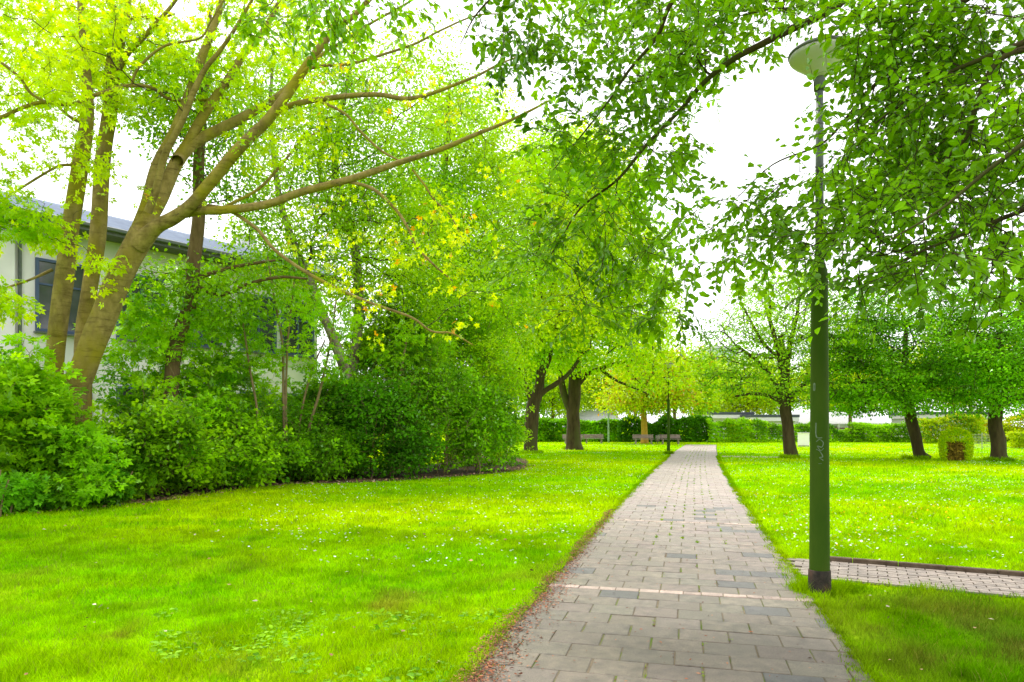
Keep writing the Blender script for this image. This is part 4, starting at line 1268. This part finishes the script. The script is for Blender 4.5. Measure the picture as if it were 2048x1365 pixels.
back_tree(63, 'hornbeam_tree', 'dense green hornbeam with thick flared trunk at the right edge', [(2000, 923, 24), (1998, 912, 15), (1996, 880, 13), (1990, 850, 12), (1992, 825, 12.5), (1996, 790, 10), (2000, 720, 7), (2002, 640, 4)], 33.5,
          [(2000, 700, 33.5, 130, 90, 4), (1930, 740, 33, 80, 60, 2.8), (2060, 770, 33, 90, 52, 3), (1970, 790, 32.5, 90, 36, 2.6), (2020, 620, 34, 110, 60, 3.4), (2120, 700, 33.5, 90, 90, 3)], 1600, 20, .36, .15, (.016, .09, .004), (.13, .41, .006), BARK_DARK,
          extra_limbs=[([(1993, 820, 6), (1965, 795, 4.5), (1930, 785, 3)],), ([(1994, 815, 6), (2030, 795, 5), (2070, 790, 3.5)],)], group='hornbeams on the right lawn', hollow=.3, step=.5, alpha=.1, rmin=.011, flat=.34, up=1.2, clump=1.3, layer=.8)

# ================================================================== OVERHANGING HORNBEAM (trunk outside the frame on the right)
oh = Tree(9)
base = np.array([6.9, 4.6, 0])
oh.limb(np.array([[6.9, 4.6, -.05, .42], [6.9, 4.6, .3, .30], [6.85, 4.62, 1.5, .26], [6.8, 4.7, 3.0, .24], [6.7, 4.8, 4.6, .19], [6.5, 5.0, 6.5, .13], [6.4, 5.1, 8.5, .07], [6.3, 5.2, 10.0, .03]]), 'trunk')


def olimb(start, rows, d0, d1, r0, r1):
    pts = [np.r_[start, r0 * 1.25]]
    n = len(rows)
    for i, (x, y) in enumerate(rows):
        u = i / max(1, n - 1)
        d = d0 + (d1 - d0) * u
        pts.append(np.r_[P(x, y, d), r0 + (r1 - r0) * u])
    oh.limb(np.array(pts), 'limb')


olimb([6.72, 4.8, 4.5], [(1930, -150), (1674, 12), (1589, 56), (1517, 92), (1461, 123), (1405, 168), (1360, 221), (1292, 291), (1236, 359), (1163, 415), (1120, 480), (1085, 538)], 5.6, 7.6, .040, .005)
olimb([6.6, 4.9, 5.6], [(1700, -330), (1450, -140), (1346, 0), (1315, 73), (1259, 140), (1214, 207), (1147, 291), (1090, 360)], 5.8, 7.4, .030, .004)
olimb([6.76, 4.75, 3.9], [(2160, -70), (1931, 0), (1853, 73), (1797, 129), (1741, 179), (1690, 240), (1640, 290), (1545, 330), (1470, 400)], 4.9, 6.9, .030, .004)
olimb([6.8, 4.7, 3.2], [(2200, 20), (2048, 86), (1965, 118), (1880, 155), (1800, 210), (1720, 270)], 4.4, 5.4, .026, .005)
olimb([6.8, 4.7, 3.0], [(2200, 60), (2080, 90), (1993, 125), (1950, 220), (1937, 269), (1895, 315), (1853, 359), (1800, 430)], 4.4, 5.2, .026, .005)
olimb([6.84, 4.65, 2.6], [(2300, 330), (2150, 380), (2048, 420), (1950, 460), (1850, 500), (1760, 545)], 4.2, 5.0, .024, .005)
olimb([6.84, 4.65, 2.8], [(2300, 150), (2120, 240), (1990, 330), (1880, 420), (1780, 480)], 4.0, 4.4, .022, .004)
olimb([6.55, 4.95, 6.0], [(1500, -420), (1240, -220), (1060, -70), (960, 20), (920, 90)], 6.0, 7.0, .024, .004)
olimb([6.5, 5.0, 6.5], [(1200, -500), (900, -300), (700, -150), (600, -60), (540, 10)], 5.6, 6.2, .022, .004)
rg = np.random.default_rng(91)
SP = pxblobs([
    (1500, 40, 6.0, 190, 60, .7), (1180, 60, 7.0, 230, 130, 1.0), (1010, 60, 7.0, 90, 90, .6), (1420, 60, 6.4, 190, 90, .9), (1290, 210, 7.0, 150, 130, .8), (1170, 330, 7.2, 150, 120, .6), (1090, 470, 7.4, 130, 90, .5),
    (1250, 460, 7.2, 130, 100, .6), (1210, 620, 7.2, 130, 50, .5), (1345, 600, 6.8, 55, 80, .4), (1390, 330, 6.8, 100, 70, .5), (1470, 420, 6.4, 120, 60, .6), (1460, 500, 6.2, 130, 60, .6), (960, 400, 7.3, 30, 40, .3),
    (1620, 380, 5.8, 150, 70, .7), (1600, 490, 5.8, 150, 60, .7), (1750, 120, 5.4, 130, 110, .8), (1900, 60, 5.0, 180, 110, .9), (1800, 290, 5.4, 170, 90, .8), (1950, 260, 4.8, 150, 120, .8), (1700, 40, 5.6, 120, 60, .8),
    (1790, 450, 5.0, 190, 80, .8), (1960, 430, 4.5, 150, 110, .8), (1760, 560, 4.8, 140, 50, .6), (1930, 550, 4.4, 160, 55, .7), (2050, 570, 4.4, 90, 50, .6), (2080, 300, 4.2, 90, 200, .6),
])
att = np.concatenate([blobs(rg, SP, 1850, hollow=0), blobs(rg, pxblobs([(1750, 120, 5.6, 130, 110, .8), (1900, 60, 5.2, 180, 110, .9), (1800, 290, 5.6, 170, 100, .8), (1960, 260, 5.2, 150, 130, .8), (1790, 450, 5.3, 190, 90, .8), (1960, 430, 5.0, 150, 120, .8), (1900, 540, 5.0, 190, 50, .6)]), 430, hollow=0)])
att = np.concatenate([att, blobs(rg, pxblobs([(560, 20, 6.1, 150, 45, .5), (720, -10, 6.2, 130, 40, .5)]), 110, hollow=0), blobs(rg, [(3.5, 1.5, 6.0, 3.2, 4.0, 1.3), (6.5, 1.0, 5.5, 3, 4.5, 1.5), (1.6, 3.6, 7.0, 2.2, 2.4, .9), (4, -3, 6, 4, 3, 1.5), (3, 5.0, 7.8, 4, 3, 1.0), (6.5, 6.5, 8.4, 3, 3, 1.4), (2.5, 9.0, 9.0, 3.5, 2.5, .8)], 1500, hollow=0)])  # overhead blobs: unseen leaf masses added to shade the near path
# keep the open sky gap left of the lamp head
ax_ = 1024 + att[:, 0] / att[:, 1] * F; ay_ = HZ - (att[:, 2] - EYE) / att[:, 1] * F
gap = ((ax_ - 1505) / 125) ** 2 + ((ay_ - 265) / 110) ** 2 < 1
gap |= (rg.random(len(att)) < .38) & (ax_ < 1260) & (ay_ < 240)
gap |= (rg.random(len(att)) < .30) & (ax_ < 1560) & (ay_ > 150)
gap |= ((ax_ - 1608) / 78) ** 2 + ((ay_ - 115) / 70) ** 2 < 1
gap |= (np.abs(ax_ - 1645) < 45) & (ay_ > 150) & (ay_ < 330) & (rg.random(len(att)) < .75)
gap |= (np.abs(ax_ - 1640) < 45) & (ay_ > 330) & (rg.random(len(att)) < .4)
gap |= (ay_ > 640) | ((ay_ > 560) & (ax_ > 1650) & (rg.random(len(att)) < .45)) | ((((ax_ - 1440) / 60) ** 2 + ((ay_ - 225) / 50) ** 2) < 1)
att = att[~gap]
oh.grow(att, step=.13, alpha=.08, rmin=.0022, power=2.4, skip_low=3.0, noise=.10, bend=.7)
lvA, axA = spray_leaves(oh, oh.ends, 10, .35, .098, (.014, .072, .001), (.13, .335, .002), OV, droop=.15, hang=.48)
mid = oh.sites(.0032); mid = mid[oh.rng.random(len(mid)) < .17]
lvB, axB = spray_leaves(oh, mid, 5, .20, .085, (.014, .072, .001), (.13, .335, .002), OV, droop=.3, hang=.6)
LV = (np.concatenate([lvA[0], lvB[0]]), np.concatenate([lvA[1], lvB[1] + len(lvA[0])]), np.concatenate([lvA[2], lvB[2]]))
_w = oh.wood
oh.wood = lambda mr=0: (np.concatenate([_w(mr)[0], axA[0], axB[0]]), np.concatenate([_w(mr)[1], axA[1] + len(_w(mr)[0]), axB[1] + len(_w(mr)[0]) + len(axA[0])]))
build_tree(oh, 'hornbeam_tree', 'overhanging hornbeam branches with hanging green leaves filling the top right above the lamp', 'tree', None, BARK_DARK, BARK_TWIG, LEAF_NEAR, base, LV)

# ================================================================== STREET LAMPS
POLE = solid_mat('pole_paint', (.034, .078, .004), (.052, .098, .006), 5, .7, .08, c3=(.055, .07, .012), stretch=(1, 1, .35), spec=.12)
POLE_GREY = solid_mat('pole_grey', (.085, .10, .10), (.14, .155, .155), 6, .5, spec=.4)
SLEEVE = solid_mat('sleeve', (.014, .012, .010), (.06, .045, .035), 16, .85, .3, c3=(.085, .04, .022))
OPAL = solid_mat('opal', (.60, .56, .58), (.68, .64, .66), 3, .35, spec=.5)
LID = solid_mat('lamp_lid', (.10, .11, .10), (.15, .155, .145), 6, .5)
MARK = solid_mat('marker_paint', (.10, .15, .09), (.20, .25, .19), 30, .8)
PALE_POLE = solid_mat('pale_pole', (.22, .33, .24), (.27, .38, .29), 5, .6)


def lamp(label, loc, pole_m, top_m, sleeve, marks=False, group='street lamps', scale=1.0):
    r = thing('street_lamp', label, 'street lamp', loc, 0, group)
    z0 = .0
    if sleeve:
        MB().lathe([(.112, -.03), (.109, .0), (.107, .15), (.105, .245), (.1, .252)], 28).build('base_sleeve', SLEEVE, r, True)
        z0 = .24
    b = MB().lathe([(.099, z0), (.097, .26), (.092, 1.0), (.085, 2.2), (.079, 3.2), (.074, 3.26), (.046, 3.36), (.042, 3.4)], 28)
    p = b.build('pole', pole_m, r, True)
    MB().lathe([(.041, 3.38), (.040, 4.2), (.037, 5.14)], 20).build('upper_pole', top_m, r, True)
    h = MB().lathe([(.052, 5.08), (.056, 5.10), (.056, 5.21), (.050, 5.22)], 20).build('collar', LID, r, True)
    MB().lathe([(.06, 5.205), (.085, 5.23), (.16, 5.30), (.235, 5.36), (.275, 5.40), (.286, 5.42), (.286, 5.445)], 40).build('lamp_shade', OPAL, r, True)
    MB().lathe([(.294, 5.441), (.297, 5.45), (.296, 5.465), (.27, 5.485), (.14, 5.53), (.03, 5.545)], 40).build('lid', LID, r, True)
    if marks:
        mk = [([(-.35, 1.72), (-.30, 1.47), (.25, 1.45)], .006), ([(-.3, 1.38), (0, 1.42), (.35, 1.36), (.2, 1.28), (-.2, 1.3), (.1, 1.22), (.4, 1.26)], .004),
              ([(-.3, 1.24), (.0, 1.21), (.3, 1.11), (.0, 1.09), (.35, 1.04)], .005), ([(-.1, .98), (.2, .985)], .003),
              ([(-.62, 2.12), (-.62, 2.06), (-.48, 2.06), (-.48, 2.12), (-.62, 2.12)], .0055)]
        for pts, w_ in mk:
            L = smooth_line(np.array(pts), 6)
            L[:, 1] = np.where(L[:, 1] < 1.8, 1.74 - (1.74 - L[:, 1]) * .55, L[:, 1])
            out_ = []
            for a, z in L:
                rr = np.interp(z, [1.0, 2.2], [.092, .085]) + .0006
                ang = -math.pi / 2 - .42 + a * 1.1
                out_.append((rr * math.cos(ang), rr * math.sin(ang), z))
            out_ = np.array(out_)
            V, Fq = tube_arr(out_, np.full(len(out_), w_), 6)
            rad = np.hypot(V[:, 0], V[:, 1]); tgt = np.interp(V[:, 2], [1.0, 2.2], [.092, .085]) + .0007 + .0006 * (np.arange(len(V)) % 6 < 3)
            V[:, 0] *= tgt / rad; V[:, 1] *= tgt / rad
            link('scribble', np_mesh('scribble', V, [Fq], mats=[MARK]), p)
    return r


lamp('tall green park lamp with opal bowl head beside the side path junction', (3.10, 6.88, 0), POLE, POLE_GREY, True, True)
lamp('dark green park lamp standing left of the far half of the path', tuple(G(1337, 908)), POLE, POLE, False)
lamp('pale green lamp post between the far benches', tuple(G(1217, 885.5)), PALE_POLE, PALE_POLE, False)

# ================================================================== BENCHES, BIN, CABINET, CLIPPED BUSH
WOOD = solid_mat('bench_wood', (.22, .155, .15), (.32, .24, .23), 9, .8, .2, stretch=(.3, 1, 1))
CONC = solid_mat('bench_leg', (.20, .17, .13), (.28, .24, .19), 12, .9)


def make_bench():
    r = thing('park_bench', '', 'bench', (0, 0, 0), 0, 'benches along the far hedge')
    m_ = MB()
    for k in range(4):
        m_.box((0, -.20 + k * .125, .45), (1.95, .105, .04), bev=.008)
    m_.build('seat', WOOD, r)
    m_ = MB()
    R = np.array([[1, 0, 0], [0, math.cos(.18), -math.sin(.18)], [0, math.sin(.18), math.cos(.18)]])
    for k in range(3):
        m_.box((0, .30 - .02 * k * -1 - .02 + .025 * k, .58 + .12 * k), (1.95, .035, .10), R.T, bev=.008)
    m_.build('backrest', WOOD, r)
    for sx in (-.72, .72):
        l = MB()
        l.box((sx, .0, .212), (.12, .34, .425), bev=.01)
        l.box((sx, .02, .40), (.10, .52, .05), bev=.008)
        l.box((sx, .325, .64), (.07, .05, .48), R.T, bev=.006)
        l.build('leg', CONC, r)
    return r


bench0 = make_bench()
BEN = [(1146, 888, .0, 'bench half hidden behind the tallest tree trunk'), (1188, 887.2, .02, 'bench just left of the pale lamp post'), (1287, 888.4, -.02, 'bench in front of the ochre yellow trunk'), (1341, 888.4, .0, 'bench behind the dark green lamp post, nearest the path')]
for i, (x, y, rz, lbl) in enumerate(BEN):
    b = bench0 if i == 0 else copy_tree(bench0)
    b.location = tuple(G(x, y)); b.rotation_euler = (0, 0, rz); b['label'] = lbl
r = thing('litter_bin', 'small grey litter bin beside the bench nearest the path', 'bin', tuple(G(1315.5, 888.3)))
GREY = solid_mat('bin_grey', (.17, .15, .14), (.25, .22, .20), 9, .7)
MB().lathe([(.15, .22), (.19, .24), (.21, .75), (.21, .78)], 16).build('body', GREY, r, True)
MB().lathe([(.222, .782), (.222, .82), (.16, .84)], 16).build('rim', LID, r, True)
MB().lathe([(.035, -.02), (.035, .23)], 10).build('post', LID, r)

WHITE = solid_mat('white_metal', (.84, .77, .86), (.88, .81, .90), 2, .5)
c0 = G(1607, 893.5)
r = thing('utility_cabinet', 'white utility cabinet standing on the lawn between the hornbeam and the lamp post', 'cabinet', tuple(c0), math.radians(-23))
MB().box((0, 0, .58), (.88, .34, 1.0), bev=.012).build('body', WHITE, r)
MB().box((0, -.02, 1.10), (.94, .44, .05), bev=.012).build('roof', WHITE, r)
MB().box((0, 0, .04), (.86, .32, .09)).build('plinth', GREY, r)
MB().box((0, -.176, .585), (.80, .012, .90), bev=.004).build('door', WHITE, r)

# clipped bush with a bare brown face
def clipped(label, cpos, hx, hy, h, seed):
    rg_ = np.random.default_rng(seed)
    r = thing('clipped_bush', label, 'bush', tuple(cpos), math.atan2(-cpos[0], cpos[1]))
    n = 9000
    v = rg_.random((n, 3)) * 2 - 1
    ax2 = rg_.integers(0, 3, n); sg_ = np.where(rg_.random(n) < .5, -1, 1)
    v[np.arange(n), ax2] = sg_ * (1 - .10 * rg_.random(n))
    rr = np.abs(v) ** 3.4; v /= (rr.sum(1, keepdims=True) ** (1 / 3.4)) * .95
    face = (v[:, 1] < -.6) & (np.abs(v[:, 0]) < .56) & (v[:, 2] < .30)
    pos = np.stack([v[:, 0] * hx, v[:, 1] * hy, h * (.52 + .52 * v[:, 2])], 1) + rg_.normal(size=(n, 3)) * .025
    pos[:, 2] = np.maximum(pos[:, 2] + .12 * np.clip(1 - np.abs(v[:, 0]), 0, 1) * (v[:, 2] > .6), .03)
    k = ~face
    m_ = k.sum()
    dr_ = v[k] + rg_.normal(size=(m_, 3)) * .7; dr_[:, 2] += .4
    V, Fq, C = leaf_arrays(RH, pos[k], dr_, rg_.normal(size=(m_, 3)) + [0, 0, .6], .075 + .04 * rg_.random(m_), leaf_cols(m_, (.17, .40, .004), (.36, .54, .005), rg_))
    link('foliage', np_mesh('foliage', V, [Fq], C, [LEAF]), r)
    n2 = 2600                                       # bare inner twigs and dead leaves of the clipped face
    p = np.stack([(rg_.random(n2) * 2 - 1) * hx * .58, -hy * (.88 - .25 * rg_.random(n2)), h * (.02 + .66 * rg_.random(n2))], 1)
    V, Fq, C = leaf_arrays(RH, p, rg_.normal(size=(n2, 3)) + [0, 0, .5], rg_.normal(size=(n2, 3)) + [0, -1, 0], .07 + .07 * rg_.random(n2), leaf_cols(n2, (.035, .028, .012), (.20, .17, .09), rg_))
    link('bare_twigs', np_mesh('bare_twigs', V, [Fq], C, [LITTER]), r)
    return r


clipped('clipped yellow-green bush with a bare brown front between the two dark hornbeams', G(1912, 921), .60, .55, 1.32, 7)

# ================================================================== FAR HEDGES, FENCE, HOUSES
def hedge(name, label, x0, x1, d, h, dep, n, size, lo, hi, seed, group='hedges along the far edge', extra=None, frac=0, ragged=.55):
    rg_ = np.random.default_rng(seed)
    X0, X1 = (x0 - 1024) / F * d, (x1 - 1024) / F * d
    r = thing(name, label, 'hedge', ((X0 + X1) / 2, d, 0), 0, group)
    x = X0 + (X1 - X0) * rg_.random(n)
    top = h * (1 - ragged + 1.3 * ragged * fbm(x, x * 0 + seed, 1.6, 3))
    u = rg_.random(n)
    on_top = rg_.random(n) < .3
    z = np.where(on_top, top * (.88 + .12 * rg_.random(n)), top * u)
    bul = .35 * fbm(x, z * 1.5 + seed * 3, 1.1, 8)
    y = d + np.where(on_top, (rg_.random(n) - .5) * dep, -dep / 2 + .55 * rg_.random(n) * dep - bul)
    pos = np.stack([x, y, np.maximum(z, .05)], 1)
    k_ = rg_.random(n) < .75        # leaves gather in flat tiers with shade between
    pos[k_, 2] += (np.round(pos[k_, 2] / .42 + vnoise(pos[k_, 0], pos[k_, 1], .8, 2) * 1.5) - vnoise(pos[k_, 0], pos[k_, 1], .8, 2) * 1.5 - pos[k_, 2] / .42) * .42 * .6
    pos[:, 2] = np.maximum(pos[:, 2], .05)
    dr_ = rg_.normal(size=(n, 3)); nn_ = rg_.normal(size=(n, 3)) * .6 + [0, -.3, .9]
    V, Fq, C = leaf_arrays(RH, pos, dr_, nn_, size * (.7 + .6 * rg_.random(n)), leaf_cols(n, lo, hi, rg_, extra, frac, pos, 1.1))
    b_ = np.array(r.location)
    link('foliage', np_mesh('foliage', V - b_, [Fq], C, [LEAF]), r)
    # woody core behind the leaves
    m_ = MB(); xs = np.arange(X0 + .4, X1 - .3, .6)
    for xx in xs:
        hh = h * .6 * (.8 + .3 * rg_.random())
        m_.tube([(xx - b_[0], .05, -.02), (xx - b_[0] + rg_.normal() * .1, .1, hh * .5), (xx - b_[0] + rg_.normal() * .2, .12, hh)], .05, 5)
    m_.build('stems', BARK_DARK, r)
    return r


hedge('hedge', 'dark green hedge behind the benches left of the path', 980, 1235, 73, 3.0, 1.8, 26000, .25, DRK_LO, GRN_HI, 11)
hedge('hedge', 'deep green clipped hedge at the end of the path', 1235, 1420, 72, 2.8, 1.6, 22000, .23, DRK_LO, (.05, .20, .012), 12)
hedge('hedge', 'rounded green bushes right of the path end', 1415, 1530, 70.5, 2.5, 1.8, 8000, .19, GRN_LO, BRT_HI, 13, ragged=.5)
hedge('hedge', 'loose light green bushes in front of the wooden fence', 1525, 1720, 71, 2.0, 1.5, 9000, .19, GRN_LO, BRT_HI, 14, ragged=.5)
hedge('hedge', 'green bushes between lamp post and curved hornbeam trunk', 1700, 1850, 70.5, 2.3, 1.6, 9000, .19, GRN_LO, BRT_HI, 15, ragged=.45)
hedge('hedge', 'mixed bushes behind the clipped bush', 1840, 1960, 66, 2.9, 1.6, 8000, .19, GRN_LO, CT_HI, 16, ragged=.5, extra=(.38, .34, .05), frac=.08)
hedge('hedge', 'yellow-green clipped hedge at the right edge of the lawn', 2014, 2130, 52, 1.15, 1.2, 6000, .15, (.10, .24, .004), (.34, .46, .005), 17, ragged=.15)
hedge('hedge', 'yellow-green shrubs beyond the thick flared trunk at the right', 1925, 2100, 72, 3.0, 1.6, 9000, .22, (.10, .24, .01), (.28, .38, .01), 18, ragged=.5, extra=(.26, .2, .03), frac=.08)
hedge('hedge', 'yellow shrub glowing above the hedge right of the path end', 1450, 1500, 73, 2.75, 1.6, 3500, .2, (.20, .38, .004), (.48, .58, .004), 19, ragged=.45)

# low wire-fenced plants left of the right hornbeam
FENCE = solid_mat('fence_wood', (.07, .04, .028), (.15, .095, .07), 10, .9, stretch=(1, 1, 1))
r = thing('wooden_fence', 'brown horizontal board fence with pale posts behind the bushes', 'fence', (*P(1610, 880, 77)[:2], 0), 0)
XL, XR = (1490 - 1610) / F * 77, (1790 - 1610) / F * 77
for k in range(5):
    MB().box(((XL + XR) / 2, 0, .45 + k * .24), (XR - XL, .04, .19)).build('board', FENCE, r)
PALE = solid_mat('pale_post', (.38, .37, .34), (.48, .47, .44), 6, .8)
xx = XL
while xx <= XR + .1:
    MB().box((xx, -.06, .95), (.10, .08, 1.95), bev=.01).build('post', PALE, r); xx += (XR - XL) / 8
MB().box(((XL + XR) / 2, -.05, 1.98), (XR - XL + .2, .06, .05)).build('top_rail', PALE, r)
WIRE = solid_mat('low_fence', (.30, .31, .27), (.38, .39, .34), 8, .7)
r = thing('wire_fence', 'low grey wire fence beside the thick flared trunk', 'fence', (*P(1965, 890, 50)[:2], 0), 0)
m_ = MB()
for k in range(5):
    m_.box((0, 0, .18 + k * .22), (3.2, .012, .012))
for k in range(33):
    m_.box((-1.6 + k * .1, .013, .60), (.008, .008, 1.05))
m_.build('wire_mesh', WIRE, r)
for sx in (-1.6, 0, 1.6):
    MB().lathe([(.03, 0), (.03, 1.18)], 8, c=(sx, .05, 0)).build('post', WIRE, r)

WALL_W = solid_mat('house_white', (.56, .51, .58), (.64, .59, .66), 2, .9, .05)
ROOF_D = solid_mat('roof_dark', (.045, .052, .07), (.07, .08, .10), 4, .7)
ROOF_L = solid_mat('roof_light', (.48, .47, .52), (.60, .58, .64), 3, .8)
GLASS = solid_mat('window_glass', (.03, .035, .045), (.05, .055, .065), 2, .08, spec=.8)
FRAME_B = solid_mat('frame_blue', (.06, .085, .19), (.08, .11, .23), 3, .5)


def bungalow(label, x0, x1, d, h, roof, seed, gable=False):
    X0, X1 = (x0 - 1024) / F * d, (x1 - 1024) / F * d
    r = thing('bungalow', label, 'house', ((X0 + X1) / 2, d, 0), 0, 'low houses beyond the fence')
    wd = X1 - X0
    MB().box((0, 4, h / 2 - .3), (wd, 8, h - .6)).build('wall', WALL_W, r)
    if gable:
        m_ = MB()
        m_.add([(-wd / 2 - .4, -.5, h - .62), (wd / 2 + .4, -.5, h - .62), (wd / 2 + .4, 4, h + 1.1), (-wd / 2 - .4, 4, h + 1.1), (-wd / 2 - .4, 8.5, h - .62), (wd / 2 + .4, 8.5, h - .62)], [[0, 1, 2, 3], [3, 2, 5, 4], [0, 3, 4], [1, 5, 2], [0, 4, 5, 1]])
        m_.build('roof', roof, r)
    else:
        MB().box((0, 3.8, h - .36), (wd + .5, 9, .48)).build('fascia', WALL_W, r)
        MB().box((0, 3.8, h + .06), (wd + .6, 9.1, .34)).build('roof', roof, r)
    k = 0; xx = -wd / 2 + 1.2
    while xx < wd / 2 - 1.2:
        f_ = MB().box((xx, -.02, h * .45), (1.3, .1, 1.2)).build('window', PALE, r)
        MB().box((xx, -.075, h * .45), (1.14, .02, 1.04)).build('pane', GLASS, f_)
        xx += 2.9
    return r


bungalow('low white house with dark flat roof band at the end of the path', 1418, 1500, 92, 3.3, ROOF_D, 1)
bungalow('long white flat-roofed house with dark roof edge behind the board fence', 1502, 1590, 88, 2.9, ROOF_D, 2)
bungalow('white house with pale roof behind the lamp post', 1605, 1770, 94, 2.55, ROOF_L, 3, True)
bungalow('low white house glimpsed between the two dark hornbeams', 1850, 1985, 90, 3.3, ROOF_D, 4)
bungalow('house with pale grey pitched roof above the hedge behind the benches', 1140, 1235, 95, 2.8, ROOF_L, 5, True)

TOWER = solid_mat('tower_wall', (.46, .50, .54), (.56, .60, .64), 1.5, .8)
c = P(1438, 852, 150)
r = thing('tower_block', 'hazy pale tower block rising far behind the end of the path', 'building', (c[0], c[1], 0))
MB().box((0, 0, 9.2), (6.4, 7, 18.4)).build('wall', TOWER, r)
MB().box((0, 0, 18.6), (6.7, 7.3, .5)).build('roof', ROOF_L, r)
for fl in range(6):
    for k in range(3):
        MB().box((-2.1 + k * 2.1, -3.51, 2 + fl * 2.8), (1.2, .06, 1.5)).build('window', GLASS, r)

# ---- left house
A = np.array([-18.2, 24.3]); U = np.array([.6, .8]); NF = np.array([.8, -.6])
ang = math.atan2(U[1], U[0])
ZE = 9.35
L0, L1 = -9.0, 13.6
r = thing('white_house', 'long white two-storey building with blue-grey metal roof behind the trees', 'building', (A[0], A[1], 0), ang)
# local: x along facade, -y towards the viewer
HW_M = solid_mat('render_white', (.80, .73, .84), (.88, .81, .92), 1.2, .95, .05, c3=(.56, .56, .58))
ROOF_B = solid_mat('roof_metal', (.10, .13, .20), (.15, .19, .27), 2, .85, spec=.2)
SOFF = solid_mat('soffit', (.10, .10, .12), (.15, .15, .17), 4, .8)
MB().box(((L0 + L1) / 2, 6, (ZE - .3) / 2), (L1 - L0, 12, ZE - .3)).build('wall', HW_M, r)
m_ = MB()
for q, (y0, z0, y1, z1) in enumerate(((-1.0, ZE, 1.0, ZE + .95), (1.0, ZE + .95, 3.4, ZE + 1.7), (3.4, ZE + 1.7, 6.2, ZE + 2.1), (6.2, ZE + 2.1, 13, ZE + .6))):
    m_.add([(L0 - .6, y0, z0), (L1 + .6, y0, z0), (L1 + .6, y1, z1), (L0 - .6, y1, z1), (L0 - .6, y0, z0 - .12), (L1 + .6, y0, z0 - .12), (L1 + .6, y1, z1 - .12), (L0 - .6, y1, z1 - .12)],
           [[0, 1, 2, 3], [7, 6, 5, 4], [0, 4, 5, 1], [0, 3, 7, 4], [1, 5, 6, 2], [2, 6, 7, 3]])
rf = m_.build('roof', ROOF_B, r)
MB().box(((L0 + L1) / 2, -.52, ZE - .24), (L1 - L0 + 1.1, 1.0, .14)).build('soffit', SOFF, r)
MB().box(((L0 + L1) / 2, -1.08, ZE - .10), (L1 - L0 + 1.2, .14, .16), bev=.03).build('gutter', POLE_GREY, r)
MB().box((12.6, 5.0, ZE + 2.2), (.9, .9, 1.0)).build('chimney', HW_M, rf)
for xx in (-7.4, .55, 8.6):
    MB().lathe([(.06, 0), (.06, ZE - .3)], 10, c=(xx, -.09, 0)).build('downpipe', POLE_GREY, r)
MB().box((.05, -.16, ZE / 2 - .2), (.55, .30, ZE - .5)).build('pilaster', HW_M, r)
for fl, (zb, zt) in enumerate(((5.2, 7.9), (1.0, 3.3))):
    for xx in (-7.0 + .0, -4.2, -1.6, 2.0, 4.8, 7.4, 10.2, 12.4):
        wd = 1.9
        if xx + wd / 2 > L1 - .2:
            continue
        zc, hh = (zb + zt) / 2, zt - zb
        f_ = MB()
        for sx in (-1, 1):
            f_.box((xx + sx * (wd / 2 - .05), -.03, zc), (.10, .14, hh))
        f_.box((xx, -.028, zt - .05), (wd - .2, .13, .10)); f_.box((xx, -.028, zb + .05), (wd - .2, .13, .10))
        f_.box((xx, -.026, zc), (.07, .12, hh - .2)); f_.box((xx - wd / 4, -.024, zc + hh * .15), (wd / 2 - .1, .11, .07)); f_.box((xx + wd / 4, -.024, zc + hh * .15), (wd / 2 - .1, .11, .07))
        f_ = f_.build('window', FRAME_B, r)
        MB().box((xx, .0, zc), (wd - .2, .03, hh - .2)).build('pane', GLASS, f_)
        MB().box((xx, -.12, zb - .05), (wd + .1, .22, .06)).build('sill', POLE_GREY, f_)
m, nt_, out = mat('lit_lamp')
em = nd(nt_, 'Emission', Strength=3.0); em.inputs[0].default_value = (1, .85, .35, 1); nt_.links.new(em.outputs[0], out.inputs[0])
MB().lathe([(.05, 2.85), (.32, 2.78), (.36, 2.70), (.30, 2.64)], 14, c=(6.1, -.5, 0)).build('wall_lamp', m, r, True)
